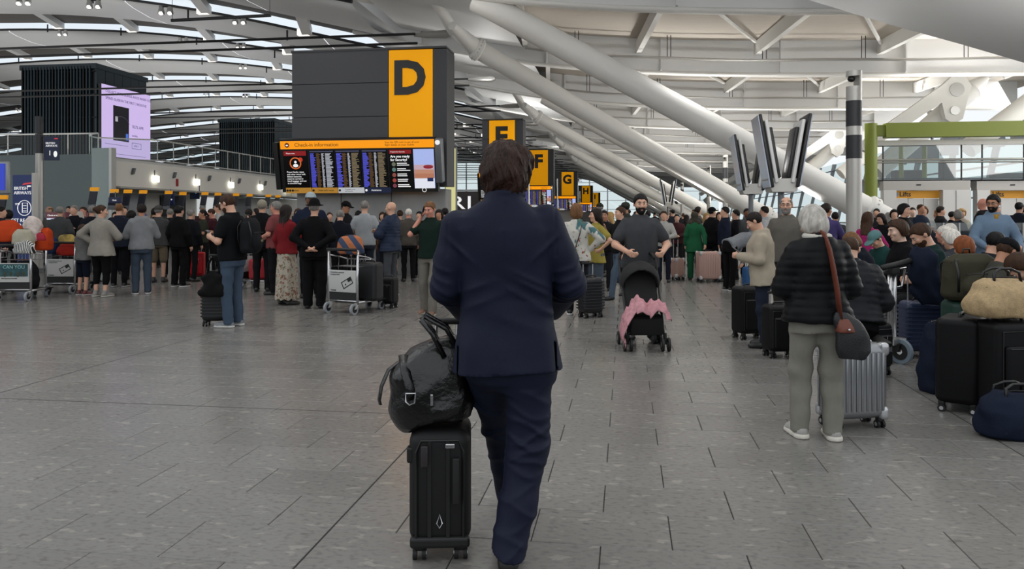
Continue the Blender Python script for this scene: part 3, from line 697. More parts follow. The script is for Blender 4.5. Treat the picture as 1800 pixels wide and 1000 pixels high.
# check-in desks below
for k in range(9):
    t = 31+2.9*k
    r = empty('check_in_desk', hall(S0-.6, t), HR, 'grey check-in desk under the bulkhead, %s from the glass wall' % ORD[k], 'desk', 'check-in desks under the bulkhead')
    box('counter_body', (0, 0, .5), (.8, 2.4, 1.0), mat('desk_grey', '#6f7275', .5), r, None, .03); box('counter_top', (.1, 0, 1.06), (1.0, 2.5, .06), STEEL, r); box('monitor', (-.1, .3, 1.35), (.05, .5, .32), BLACK, r, None, .02)
    MB().cyl((-.1, .3, 1.06), (-.1, .3, 1.25), .03, n=8).build('monitor_stand', BLACK, r)
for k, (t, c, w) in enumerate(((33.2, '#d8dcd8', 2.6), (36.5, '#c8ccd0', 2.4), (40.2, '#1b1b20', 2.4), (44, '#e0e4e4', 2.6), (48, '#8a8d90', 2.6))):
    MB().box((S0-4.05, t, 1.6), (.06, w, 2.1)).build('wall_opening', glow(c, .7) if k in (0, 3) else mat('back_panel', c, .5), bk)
for (u, v, d, w, h, c, lb, tx) in ((287, 321, 38, .48, .36, '#a3242c', 'small red sign under the white bulkhead', 'Drop'), (388, 339, 44, .3, .44, '#b8202a', 'narrow red sign farther along the desks', '1'), (325, 337, 40, .52, .74, '#1c2f5c', 'blue hanging sign with a white bell symbol above the desks', 'Bag'), (281, 350, 37, .38, .55, '#24386e', 'blue panel sign low behind the desk screens', 'drop'), (178, 352, 29, .5, .22, '#20244e', 'dark navy low sign by the glass wall', 'Desk'), (510, 352, 30, .18, .8, '#16245a', 'thin blue panel at the left edge of the tower plinth', 'i'), (478, 339, 50, 1.6, .4, '#b9b7b0', 'pale lit strip over the far desks', 'C 20')):
    p = at(u, v, d-1.2); p.x += .5; r = empty('hanging_sign', p, HR, lb, 'sign')
    box('sign_board', (0, 0, 0), (w, .06, h), mat('sign_', c, .5), r, None, .02); text('sign_text', tx, min(h*.35, w*.3), WT, r, (0, -.035, 0), align='CENTER')
    box('hanger', (0, .02, h/2+.1), (.03, .03, .2), GREYM, r)
# pole with flag sign
p = at(69, 205, 22); r = empty('sign_pole', (p.x, p.y, 0), 0, 'grey pole with black top carrying a navy airline flag sign', 'pole')
MB().cyl((0, 0, 0), (0, 0, 3.3), .1, n=18).build('shaft', POLE, r, 40); MB().cyl((0, 0, 3.3), (0, 0, 3.85), .105, n=18).build('dark_band', CHARD, r, 40); MB().cyl((0, 0, 3.87), (0, 0, p.z), .105, n=18).build('dark_band', CHARD, r, 40)
f = box('flag_sign', (.36, -.0, 3.44), (.42, .05, .68), NAVY, r); RED = glow('#d23a46', .8)
text('flag_text', 'BRITISH\nAIRWAYS', .078, WT, f, (.2, -.03, 3.55)); text('flag_text', '1', .2, WT, f, (.27, -.03, 3.3))
MB().ell((.5, -.03, 3.72), (.06, .006, .02), 8, 6).build('flag_emblem', RED, f); MB().ell((.48, -.03, 3.28), (.055, .008, .09), 10, 6).build('flag_symbol', WT, f)
for o_ in f.children: o_.parent = f
# banner
p = at(42, 380, 20.5); r = empty('airline_banner', (p.x, p.y, 0), HR, 'tall blue upright banner with white airline lettering and a check-list symbol', 'banner')
box('panel', (0, 0, 1.35), (.58, .1, 2.5), mat('royal_blue_banner', '#1d3470', .4), r); box('edge_strip', (.33, 0, 1.37), (.08, .14, 2.56), POLE, r); box('foot', (0, 0, .05), (.8, .5, .1), GREYM, r)
text('banner_text', 'BRITISH\nAIRWAYS', .12, WT, r, (-.25, -.056, 2.18)); MB().prism([(.0, -.056, 2.33), (.27, -.056, 2.36), (.27, -.056, 2.4), (.05, -.056, 2.38)], (0, -.004, 0)).build('ribbon_emblem', RED, r)
MB().ell((.2, -.058, 2.3), (.07, .005, .02), 10, 6).build('ribbon_emblem', WT, r)
MB().tube([(.06+.2*math.cos(a), -.056, 1.72+.2*math.sin(a)) for a in np.linspace(0, 2*PI, 24, endpoint=False)], .009, 5, closed=True).build('step_ring', WT, r)
text('banner_text', 'STEP', .07, WT, r, (-.21, -.058, 1.82)); text('banner_text', '1', .16, WT, r, (-.17, -.058, 1.72)); text('banner_text', 'GET READY\nTO FLY', .13, WT, r, (0, -.056, 1.32), align='CENTER')
MB().tube([(.0, -.056, 1.6), (.15, -.056, 1.6), (.15, -.056, 1.85), (.0, -.056, 1.85)], .01, 5, closed=True).build('list_symbol', WT, r)
for q in range(3): MB().box((.075, -.058, 1.78-.07*q), (.1, .004, .014)).build('list_line', WT, r)
# big screen at the left edge
p = at(-12, 312, 21); r = empty('wall_screen', (p.x, p.y, 0), HR, 'grey framed screen showing plain blue at the far left edge', 'screen')
box('frame', (0, 0, 2.55), (1.0, .12, .9), mat('silver_frame', '#9a9c9f', .4, .4), r, None, .04); box('display', (0, -.07, 2.57), (.84, .02, .72), glow('#2a3fc0', .9), r); MB().cyl((0, .05, 0), (0, .05, 2.2), .06, n=10).build('stand', GREYM, r)
# self-service kiosks
for k, (u, d) in enumerate(((104, 19.5), (141, 20.5))):
    p = at(u, 380, d); r = empty('check_in_kiosk', (p.x, p.y, 0), HR-.2*k, ('dark self-service kiosk with lit screen beside the overloaded luggage trolley' if k == 0 else 'self-service kiosk standing behind the woman in the beige cardigan'), 'kiosk', 'self-service kiosks')
    box('pedestal', (0, 0, .5), (.45, .4, 1.0), CHAR, r, None, .03); box('screen_housing', (0, -.02, 1.26), (.52, .12, .56), BLACK, r, None, .02); box('display', (0, -.09, 1.24), (.42, .01, .36), mat('kiosk_display', '#3b3f45', .2), r)
    box('top_strip', (0, -.06, 1.52), (.56, .14, .16), mat('pinkish_strip', '#7c4a52', .5), r); box('light_line', (0, -.14, 1.43), (.46, .01, .025), glow('#c9dcff', 1.5), r); text('strip_text', 'Check-in here', .06, WT, r, (-.22, -.135, 1.52))
    if k == 0: MB().prism([(.62, -.1, 1.1), (.66, -.1, 1.1), (.5, -.1, 1.62), (.44, -.1, 1.62)], (0, .3, 0)).build('side_screen', POLE, r)
# ================================================================== PEOPLE: one distance-field body each, clothes as children
class Vol:
    adapt = .08
    def __init__(s, lo, hi, h):
        s.lo = np.array(lo, float)-2*h; s.h = h
        n = np.ceil((np.array(hi)-s.lo+2*h)/h).astype(int)+1; s.n = n
        s.ax = [s.lo[k]+h*np.arange(n[k]) for k in range(3)]
        s.d = np.full(n, .25, np.float32)
    def sub(s, lo, hi):
        i0 = [max(0, int(np.floor((lo[k]-s.lo[k])/s.h))) for k in range(3)]; i1 = [min(s.n[k], int(np.ceil((hi[k]-s.lo[k])/s.h))+1) for k in range(3)]
        if any(a >= b for a, b in zip(i0, i1)): return None
        sl = tuple(slice(a, b) for a, b in zip(i0, i1))
        X = s.ax[0][sl[0]][:, None, None]; Y = s.ax[1][sl[1]][None, :, None]; Z = s.ax[2][sl[2]][None, None, :]
        return sl, X, Y, Z
    def put(s, fn, lo, hi, k=.02, op='u', pad=.06):
        p = pad+k
        q = s.sub([x-p for x in lo], [x+p for x in hi])
        if q is None: return
        sl, X, Y, Z = q; v = fn(X, Y, Z); a = s.d[sl]
        if op == 'u':
            if k > 0:
                h = np.clip(.5+.5*(a-v)/k, 0, 1); s.d[sl] = a+(v-a)*h-k*h*(1-h)
            else: s.d[sl] = np.minimum(a, v)
        else:                                     # carve
            v = -v
            if k > 0:
                h = np.clip(.5-.5*(a-v)/k, 0, 1); s.d[sl] = a+(v-a)*h+k*h*(1-h)
            else: s.d[sl] = np.maximum(a, v)
    def cut(s, fn):
        s.d = np.maximum(s.d, fn(s.ax[0][:, None, None], s.ax[1][None, :, None], s.ax[2][None, None, :])).astype(np.float32)
    def cap(s, a, b, ra, rb=None, k=.02, op='u', flat=None):
        rb = ra if rb is None else rb; a = np.array(a, float); b = np.array(b, float); e = b-a; L2 = max(1e-9, float(e@e))
        def fn(X, Y, Z):
            t = np.clip(((X-a[0])*e[0]+(Y-a[1])*e[1]+(Z-a[2])*e[2])/L2, 0, 1)
            return np.sqrt((X-a[0]-t*e[0])**2+(Y-a[1]-t*e[1])**2+(Z-a[2]-t*e[2])**2)-(ra+(rb-ra)*t)
        r = max(ra, rb); s.put(fn, np.minimum(a, b)-r, np.maximum(a, b)+r, k, op)
    def ell(s, c, r, k=.02, op='u', R=None):
        c = np.array(c, float); r = np.array(r, float)
        def fn(X, Y, Z):
            x, y, z = X-c[0], Y-c[1], Z-c[2]
            if R is not None:
                x, y, z = R[0][0]*x+R[1][0]*y+R[2][0]*z, R[0][1]*x+R[1][1]*y+R[2][1]*z, R[0][2]*x+R[1][2]*y+R[2][2]*z
            k0 = np.sqrt((x/r[0])**2+(y/r[1])**2+(z/r[2])**2); k1 = np.sqrt((x/r[0]**2)**2+(y/r[1]**2)**2+(z/r[2]**2)**2)+1e-6
            return k0*(k0-1)/k1
        m = r.max() if R is not None else r; s.put(fn, c-m, c+m, k, op)
    def loft(s, zs, ws, ds, ys, k=.02, p=2.3, fr=None, xs=None):
        """stack of rounded sections; fr = frame transform of the query points"""
        zs = np.array(zs); lo = np.array([-max(ws), min(np.array(ys)-ds), zs[0]]); hi = np.array([max(ws), max(np.array(ys)+ds), zs[-1]])
        if xs is not None: lo[0] += min(xs); hi[0] += max(xs)
        def fn(X, Y, Z):
            if fr: X, Y, Z = fr.inv(X, Y, Z)
            w = np.interp(Z, zs, ws); d = np.interp(Z, zs, ds); y = np.interp(Z, zs, ys); x = 0 if xs is None else np.interp(Z, zs, xs)
            r = (np.abs((X-x)/w)**p+np.abs((Y-y)/d)**p)**(1/p)
            v = (r-1)*np.minimum(w, d)*.9
            return np.maximum(v, np.maximum(zs[0]-Z, Z-zs[-1]))
        if fr: lo, hi = fr.bounds(lo, hi)
        s.put(fn, lo, hi, k)
    def wrinkle(s, amp, sc=(14, 14, 9), seed=0., fine=.35):
        X = s.ax[0][:, None, None]; Y = s.ax[1][None, :, None]; Z = s.ax[2][None, None, :]
        w = np.sin(sc[0]*X+3*np.sin(5*Z+seed)+seed)*np.sin(sc[2]*Z*1.7+2.2*np.sin(7*X+4*Y+seed*2)+seed)
        w = w+fine*np.sin(31*Z+9*X*np.sign(.5)+4*np.sin(9*Y+seed)+seed*3)*np.sin(17*X+11*Y+seed)
        s.d = (s.d+amp*w).astype(np.float32)
    def mesh(s, name):
        g = vdb.FloatGrid(.25); g.copyFromArray(np.ascontiguousarray(s.d))
        p, t, q = g.convertToPolygons(0.0, s.adapt)
        me = bpy.data.meshes.new(name); nt, nq = len(t), len(q)
        if nt+nq == 0: return me
        p = p*s.h+s.lo
        me.vertices.add(len(p)); me.vertices.foreach_set('co', p.astype(np.float32).ravel())
        li = np.concatenate([t[:, ::-1].ravel(), q[:, ::-1].ravel()]).astype(np.int32)
        me.loops.add(len(li)); me.loops.foreach_set('vertex_index', li)
        me.polygons.add(nt+nq); me.polygons.foreach_set('loop_start', np.concatenate([np.arange(nt)*3, 3*nt+np.arange(nq)*4]).astype(np.int32))
        me.update(calc_edges=True); me.shade_smooth()
        return me
class Lean:
    """rotation of the upper body about the pelvis: forward lean a, side lean c; origin shift"""
    def __init__(s, a=0, P=(0, 0, .95), z0=.95, twist=0):
        s.P = np.array(P, float); s.z0 = z0
        s.R = np.array(Matrix.Rotation(-a, 3, 'X') @ Matrix.Rotation(twist, 3, 'Z'))
    def inv(s, X, Y, Z):
        x, y, z = X-s.P[0], Y-s.P[1], Z-s.P[2]; R = s.R
        return R[0, 0]*x+R[1, 0]*y+R[2, 0]*z, R[0, 1]*x+R[1, 1]*y+R[2, 1]*z, R[0, 2]*x+R[1, 2]*y+R[2, 2]*z+s.z0
    def __call__(s, p): return s.R @ (np.array(p, float)-np.array([0, 0, s.z0]))+s.P
    def bounds(s, lo, hi):
        c = np.array([s((x, y, z)) for x in (lo[0], hi[0]) for y in (lo[1], hi[1]) for z in (lo[2], hi[2])]); return c.min(0), c.max(0)
SKIN = {'light': '#c89a82', 'pale': '#d8b29e', 'tan': '#a9775c', 'brown': '#74492f', 'dark': '#4a2d20', 'red': '#c48672'}
HAIR = {'black': '#0f0d0d', 'dark': '#1b1411', 'brown': '#3a2619', 'lightbrown': '#6b4b30', 'blond': '#a88755', 'grey': '#77736f', 'silver': '#b5b0a8', 'white': '#cfcac2', 'ginger': '#7a4324'}
def skinm(k): return mat('skin_'+k, SKIN[k], .55, bump=.05, bscale=90)
def hairm(k): return mat('hair_'+k, HAIR[k], .6, bump=.5, bscale=55, stretch=(1, 1, .12), vary=.3, vscale=40, spec=.22)
def dim(c, f=.72, ds=.18):
    if not isinstance(c, str): return c
    c = c.lstrip('#'); c = c if len(c) == 6 else ''.join(a+a for a in c); v = [int(c[i:i+2], 16) for i in (0, 2, 4)]; g_ = sum(v)/3
    return '#%02x%02x%02x' % tuple(int(((1-ds)*x+ds*g_)*(f**.45)) for x in v)
def cloth(c, rough=.9, kind='woven'):
    c = dim(c, .72, .42 if kind == 'denim' else .18); return mat(kind+'_cloth', c, rough, bump=.12, bscale=240, vary=.06, vscale=14, spec=.12)
# arm poses: (elbow, wrist) for the right arm (+x), y forward, torso frame of a 1.75 m figure
ARM = {
 'down': ((.245, -.03, 1.15), (.25, .06, .90)), 'pocket': ((.29, -.06, 1.16), (.21, .08, .97)), 'phone': ((.24, .02, 1.13), (.06, .27, 1.19)),
 'phonelow': ((.245, .0, 1.14), (.09, .27, 1.06)), 'ear': ((.29, .10, 1.24), (.145, .045, 1.50)), 'hip': ((.40, -.06, 1.2), (.21, .04, 1.03)), 'behind': ((.28, -.12, 1.16), (.05, -.19, 1.0)),
 'crossed': ((.26, .10, 1.15), (-.08, .24, 1.20)), 'push': ((.28, .03, 1.14), (.19, .33, 1.06)), 'hold': ((.27, .12, 1.15), (.05, .30, 1.10)), 'carry': ((.25, .08, 1.15), (.02, .26, 1.22)),
 'reach': ((.30, .22, 1.20), (.26, .45, 1.12)), 'hang': ((.21, .25, 1.22), (.17, .42, 1.02)), 'lap': ((.25, .08, 1.15), (.10, .30, 1.02)), 'pull': ((.27, -.10, 1.15), (.28, -.2, .92)), 'rail': ((.27, .08, 1.13), (.2, .34, 1.04)), 'up': ((.27, .12, 1.2), (.12, .27, 1.36)),
}
LEG = {'stand': ((.105, .015, .49), (.105, -.02, .085)), 'wide': ((.13, .015, .49), (.15, -.02, .085)), 'fwd': ((.095, .17, .51), (.10, .24, .085)), 'back': ((.10, .02, .49), (.105, -.24, .12)), 'sit': ((.12, .44, .50), (.12, .44, .085)),
       'relax': ((.11, .06, .49), (.12, .03, .085)), 'narrow': ((.085, .01, .49), (.075, -.02, .085)), 'cross': ((.03, .03, .49), (-.02, .02, .085))}
NP_ = 0
def person(label, x, y, face=0., h=1.75, arms='down', legs='stand', top=('tee', '#222'), bottom=('trousers', '#222'), hair=('short', 'dark'), skin='light', shoes='#151515', sole=None,
           lean=0., head=(0, 0), build=1., fem=False, q=.02, beard=None, glasses=False, group=None, sit=None, twist=0, extra=(), z=0., hands=None, wr=.004, shz=1.408, shk=1.):
    """face: heading in degrees, 0 walks away from the camera, 90 to its left, -90 to its right, 180 towards it"""
    global NP_; NP_ += 1; seed = NP_*1.37
    f = .92 if fem else 1.; B = build
    hands = (q <= .0135) if hands is None else hands
    P = np.array([0, 0, .95 if sit is None else sit+.09]); L = Lean(math.radians(lean), P, .95, math.radians(twist))
    sx = .163*f*(.7+.3*B)
    la, ra_ = (arms, arms) if isinstance(arms, str) else arms
    ll, rl_ = (legs, legs) if isinstance(legs, str) else legs
    if sit is not None: ll = rl_ = 'sit'
    A = {}
    for sg, nm in ((-1, la), (1, ra_)):
        e, w = (ARM[nm] if isinstance(nm, str) else nm)
        k = sx/.163 if isinstance(nm, str) else 1.
        e = (sg*e[0]*k*(1+.35*(B-1)), e[1], e[2]); w = (sg*w[0]*k, w[1]*(1+.4*max(0, B-1)), w[2])
        A[sg] = (L((sg*sx*(1 if shz > 1.4 else .9), -.012, shz)), L(e), L(w), nm)
    G = {}
    for sg, nm in ((-1, ll), (1, rl_)):
        kn, an = (LEG[nm] if isinstance(nm, str) else nm)
        dz = 0 if sit is None else sit-.45
        kn = (sg*kn[0], kn[1], kn[2]+dz*(sit is not None)); G[sg] = (np.array([sg*.088, 0, P[2]-.03]), np.array(kn), np.array([sg*an[0], an[1], an[2]]))
    # ---- head frame
    hc0 = np.array([0, .005, 1.635]); yaw, pit = math.radians(head[0]), math.radians(head[1])
    HRt = np.array(Matrix(L.R) @ Matrix.Rotation(yaw, 3, 'Z') @ Matrix.Rotation(-pit, 3, 'X'))
    neck = L((0, -.022, 1.50)); hc = neck + np.array(Matrix(L.R)) @ np.array([0, .012, .02]) + HRt @ np.array([0, .012, .115])
    def hp(p): return hc + HRt @ np.array(p, float)
    hs = (.99 if fem else 1.03)
    pts = [hc+.17, hc-.17] + [p for a in A.values() for p in a[:3]] + [p for g in G.values() for p in g] + [L((.24*B, .17*B, 1.5)), L((-.24*B, -.17*B, .85)), P+.2, P-.2]
    pts = np.array(pts); lo = pts.min(0)-.13; hi = pts.max(0)+.13; lo[2] = 0.
    # ---- skin body
    V = Vol(lo, hi, q)
    tz = [.90, .97, 1.08, 1.2, 1.32, 1.42, 1.47, 1.505]
    tw = np.array([.155, .155, .135, .145, .16, .165, .10, .055])*f*B; td = np.array([.10, .105, .095, .105, .11, .09, .07, .05])*B; ty = [0, 0, .01, .01, .005, -.005, -.015, -.02]
    if fem: tw = tw*np.array([1.12, 1.12, .95, .95, .97, .97, 1, 1])
    V.loft(tz, tw*.9, td*.9, ty, .03, fr=L)
    for sg in (-1, 1):
        a, e, w, nm = A[sg]; V.cap(a, e, .05*f*B, .04*f*B, .03); V.cap(e, w, .041*f*B**.5, .027*f, .015)
        hpn, kn, an = G[sg]; V.cap(hpn, kn, .07*B, .05, .03); V.cap(kn, an+np.array([0, 0, .03]), .052, .038, .02)
        # hand: palm, four fingers, thumb
        d = (w-e)/np.linalg.norm(w-e); up = np.array([0, 0, 1.]); inn = np.array([-sg, 0, 0.]); inn = inn-d*(inn@d); inn /= max(1e-6, np.linalg.norm(inn)); sd = np.cross(d, inn)
        if sd[1] < 0 and abs(sd[1]) > abs(sd[2]): sd = -sd
        elif abs(sd[2]) >= abs(sd[1]) and sd[2] < 0: sd = -sd
        pm = w+d*.045
        if not hands: V.cap(w, w+d*.055+inn*.005, .028, .036, .012); V.cap(w+d*.08, w+d*.13+inn*.035, .028, .018, .012); V.cap(w+d*.03+sd*.02, w+d*.07+sd*.045+inn*.02, .013, .010, .008)
        else:
            V.cap(w+sd*.018, pm+d*.035+sd*.026, .019, .0165, .012); V.cap(w-sd*.018, pm+d*.03-sd*.026, .018, .015, .012); V.cap(w, pm+d*.035, .02, .016, .012)
            grip = .75 if nm in ('push', 'hold', 'phone', 'ear', 'phonelow', 'carry', 'reach', 'rail', 'up', 'pull') or not isinstance(nm, str) else .3
            for kf, ln in zip((-1.5, -.5, .5, 1.5), (.062, .078, .084, .074)):
                b0 = pm+d*.038+sd*.0165*kf*1.05; ca = grip*.9
                m1 = b0+(d*math.cos(ca)+inn*math.sin(ca))*ln*.5; cb = ca+grip*1.5; m2 = m1+(d*math.cos(cb)+inn*math.sin(cb))*ln*.55
                V.cap(b0, m1, .0098, .0092, .002); V.cap(m1, m2, .0092, .0078, .004)
            tb = w+d*.02+sd*.024; t1 = tb+d*.03+sd*.026+inn*.014; t2 = t1+d*.026+inn*.02+sd*.002
            V.cap(tb, t1, .0135, .011, .006); V.cap(t1, t2, .0108, .009, .004)
    V.cap(neck-np.array(L.R) @ np.array([0, 0, .04]), hp((0, -.02, -.06)), .056*f, .052*f, .02)
    R3 = HRt
    V.ell(hp((0, -.012, .03)), np.array([.075, .094, .087])*hs, .03, R=R3); V.ell(hp((0, .022, -.04)), np.array([.059, .068, .078])*hs, .03, R=R3)
    V.ell(hp((0, .062, -.092)), np.array([.027, .024, .022])*hs, .025, R=R3)
    if q <= .022:
        V.cap(hp((-.03, .083, .032)), hp((.03, .083, .032)), .013, .013, .015)
        for sg in (-1, 1): V.ell(hp((sg*.031, .104, .010)), (.018, .018, .013), .012, 'c', R=R3)
        V.cap(hp((0, .092, .012)), hp((0, .112, -.026)), .009, .0145, .012)
        for sg in (-1, 1):
            V.ell(hp((sg*.012, .103, -.03)), (.008, .009, .007), .006, R=R3); V.ell(hp((sg*.042, .066, -.022)), (.024, .024, .022), .02, R=R3)
            V.ell(hp((sg*.078*hs, -.012, .0)), (.011, .021, .033), .008, R=R3)
        V.cap(hp((-.018, .085, -.062)), hp((.018, .085, -.062)), .0085, .0085, .006)
        V.cap(hp((-.02, .0955, -.0635)), hp((.02, .0955, -.0635)), .003, .003, .003, 'c')
    else:
        V.cap(hp((0, .09, .01)), hp((0, .108, -.026)), .012, .016, .01)
        for sg in (-1, 1): V.ell(hp((sg*.078, -.012, 0)), (.014, .022, .032), .01, R=R3)
    s = h/1.75
    def done(V, nm, m, parent=None):
        me = V.mesh(nm); me.transform(Matrix.Scale(s, 4)); return link(nm, me, m, parent)
    body = done(V, 'person', skinm(skin)); body.location = (x, y, z); body.rotation_euler = (0, 0, math.radians(face)); tag(body, label, 'person', group)
    # eyes, brows, lips
    if q <= .0181:
        for sg in (-1, 1):
            MBe = MB(); R_ = Matrix(R3.tolist())
            e_ = MBe.ell(tuple(hp((sg*.031, .0825, .010))*s), (.0115*s, .0115*s, .0075*s), 10, 6, R_).build('eye', mat('eye_white', '#b9b2aa', .25), body, True)
            MB().ell(tuple(hp((sg*.031, .0935, .009))*s), (.0055*s, .003*s, .0055*s), 8, 5, R_).build('iris', mat('iris_dark', '#1d1512', .2), e_, True)
            MB().tube([tuple(hp(p)*s) for p in ((sg*.013, .0965, .029), (sg*.03, .0955, .0335), (sg*.05, .083, .028))], [.0035*s, .0045*s, .002*s], 6).build('eyebrow', hairm(hair[1] if hair[0] not in ('bald', 'cap', 'hat') else 'grey'), body, True)
        MB().tube([tuple(hp(p)*s) for p in ((-.022, .0855, -.0635), (-.008, .0945, -.061), (.008, .0945, -.061), (.022, .0855, -.0635))], [.002*s, .005*s, .005*s, .002*s], 8).build('lips', mat('lip_skin', '#96564c', .5), body, True)
    if beard and q <= .022:
        b = Vol(hc-.16, hc+.16, min(q, .009))
        b.ell(hp((0, .024, -.045)), np.array([.0625, .074, .083])*hs, .01, R=R3); b.ell(hp((0, .06, -.098)), np.array([.034, .031, .028])*hs, .02, R=R3); b.cap(hp((-.02, .088, -.05)), hp((.02, .088, -.05)), .0095, .0095, .01)
        b.ell(hp((0, .02, .055)), (.2, .2, .075), .01, 'c', R=R3); b.ell(hp((0, .1, -.066)), (.019, .03, .008), .003, 'c', R=R3); b.ell(hp((0, .12, -.01)), (.036, .06, .035), .012, 'c', R=R3); b.ell(hp((0, -.09, -.06)), (.2, .085, .2), .01, 'c', R=R3)
        done(b, 'beard', hairm(beard), body)
    if glasses:
        m = MB()
        for sg in (-1, 1):
            m.tube([tuple(hp((sg*.033+.021*math.cos(a), .104-.004*abs(math.cos(a)), .008+.016*math.sin(a)))*s) for a in np.linspace(0, 2*PI, 12, endpoint=False)], .002*s, 5, closed=True)
            m.tube([tuple(hp(p)*s) for p in ((sg*.054, .1, .012), (sg*.078, .05, .012), (sg*.083, -.01, .008))], .002*s, 5)
        m.tube([tuple(hp(p)*s) for p in ((-.012, .105, .01), (.012, .105, .01))], .002*s, 5); m.build('spectacles', mat('dark_frame', '#26211f', .3), body)
    # ---- hair and headgear
    st_, hcx = hair[0], hair[1]; hq = min(q, .013) if q <= .022 else q
    def hvol(): return Vol(hc-.30 if st_ in ('long', 'verylong') else hc-.2, hc+.2, hq)
    zc = lambda p: HRt.T @ (np.array(p)-hc)
    def inhead(fn):
        def g_(X, Y, Z):
            x, y, z_ = X-hc[0], Y-hc[1], Z-hc[2]; R = HRt
            return fn(R[0, 0]*x+R[1, 0]*y+R[2, 0]*z_, R[0, 1]*x+R[1, 1]*y+R[2, 1]*z_, R[0, 2]*x+R[1, 2]*y+R[2, 2]*z_)
        return g_
    if st_ not in ('bald',):
        v = hvol(); grow = {'short': .010, 'buzz': .004, 'thin': .005, 'full': .02, 'bob': .018, 'long': .016, 'verylong': .018, 'bun': .012, 'tail': .012, 'curly': .035, 'cap': .008, 'hat': .008, 'beanie': .006, 'scarf': .01, 'balding': .006}.get(st_, .012)
        v.ell(hp((0, -.014, .032)), np.array([.076+grow, .095+grow, .087+grow])*hs, .0, R=R3)
        if st_ in ('bob', 'full', 'curly', 'long', 'verylong'):
            v.ell(hp((0, -.03, -.01)), np.array([.082+grow*.9, .08+grow*.7, .10+grow])*hs, .03, R=R3)
        if st_ == 'bob': v.ell(hp((0, -.028, -.055)), np.array([.088+grow*.6, .072+grow, .075])*hs, .03, R=R3)
        if st_ in ('long', 'verylong'):
            b0, b1 = hp((0, -.055, -.05)), L((0, -.125, 1.36 if st_ == 'long' else 1.22)); R_ = L.R
            for dx in (-.055, 0, .055): v.cap(b0+R_ @ np.array([dx, .01, 0]), b1+R_ @ np.array([dx*.9, 0, 0]), .055, .03, .02)
        if st_ == 'bun': v.ell(hp((0, -.115, .045)), (.045, .04, .04), .012, R=R3)
        if st_ == 'tail': v.cap(hp((0, -.105, .02)), hp((0, -.15, -.04)), .026, .024, .015); v.cap(hp((0, -.15, -.04)), hp((0, -.13, -.16)), .026, .014, .02)
        if st_ in ('beanie', 'cap', 'hat', 'scarf'):
            pass
        lowz = {'bob': -.13, 'long': -.4, 'verylong': -.5, 'full': -.085, 'curly': -.1}.get(st_, -.075)
        def face_cut(x, y, z_):
            line = np.where(y > .0, .062-(.09-y)*.55*0-.0*y, 0)
            hairline = np.interp(y, [-.12, -.03, .0, .03, .06, .12], [lowz, lowz*.9, max(-.02, lowz*.9) if st_ in ('short', 'buzz', 'thin', 'bun', 'tail', 'balding', 'cap', 'hat') else lowz*.7, .02 if st_ not in ('bob', 'long', 'verylong') else (-.05), .058, .075])
            return (hairline-z_)*.7
        if st_ == 'balding': v.ell(hp((0, .01, .13)), (.075, .13, .075), .01, 'c', R=R3)
        v.cut(inhead(face_cut))
        if wr and q <= .022:
            X = v.ax[0][:, None, None]; Y = v.ax[1][None, :, None]; Z = v.ax[2][None, None, :]; an = np.arctan2(Y-hc[1], X-hc[0])
            v.d = (v.d+.0035*np.sin(an*13+6*np.sin((Z-hc[2])*14+seed)+seed)*np.sin(an*5+22*(Z-hc[2])+seed)).astype(np.float32)
        done(v, 'hair', hairm(hcx), body)
    if st_ in ('cap', 'hat', 'beanie', 'scarf'):
        c = hair[2]; v = Vol(hc-.27, hc+.27, hq)
        if st_ == 'cap':
            v.ell(hp((0, -.012, .045)), (.094, .112, .095), 0, R=R3); v.cut(inhead(lambda x, y, z_: (.03+.1*y-z_)*.9)); v.ell(hp((0, .12, .045)), (.075, .085, .014), .01, R=R3)
        elif st_ == 'hat':
            v.ell(hp((0, -.012, .07)), (.092, .108, .105), 0, R=R3); v.cut(inhead(lambda x, y, z_: (.045-z_))); v.ell(hp((0, -.01, .05)), (.15, .165, .012), .012, R=R3)
        elif st_ == 'beanie':
            v.ell(hp((0, -.02, .05)), (.093, .11, .10), 0, R=R3); v.cut(inhead(lambda x, y, z_: (.0+.45*y-z_)*.85))
        else:
            v.ell(hp((0, -.02, .03)), (.096, .115, .105), 0, R=R3); v.ell(hp((0, -.025, -.08)), (.085, .095, .085), .04, R=R3); v.cap(L((-.07, -.02, 1.47)), L((.07, -.02, 1.47)), .085, .085, .05)
            v.ell(hp((0, .13, -.015)), (.062, .09, .085), .012, 'c', R=R3)
        done(v, {'cap': 'cap', 'hat': 'hat', 'beanie': 'beanie', 'scarf': 'headscarf'}[st_], cloth(c), body)
    topo = None
    if top:
        # ---- upper garment
        kind, tc = top[0], top[1]; inf = {'tee': .016, 'polo': .017, 'shirt': .017, 'long': .018, 'hoodie': .032, 'jacket': .03, 'coat': .034, 'puffer': .05, 'cardigan': .028, 'tunic': .026, 'suit': .03, 'vest': .02, 'tank': .012, 'blouse': .024}.get(kind, .02)
        hem = {'coat': .70, 'cardigan': .78, 'tunic': .74, 'puffer': .84, 'hoodie': .87, 'jacket': .86, 'suit': .8, 'blouse': .85, 'polo': .86, 'tee': .87}.get(kind, .88)
        if len(top) > 2 and isinstance(top[2], (int, float)): hem = top[2]
        v = Vol(lo-.05, hi+.05, q)
        zs = [hem, max(hem+.03, .93), 1.0, 1.08, 1.2, 1.32, 1.40, 1.445, 1.475, 1.505]
        ws = np.array([.183, .181, .168, .158, .160, .166, .158, .115, .078, .062])*f*B; ds = np.array([.122, .125, .122, .116, .12, .122, .10, .08, .068, .06])*B; ys = [0, .0, .005, .012, .012, .006, -.004, -.014, -.018, -.02]
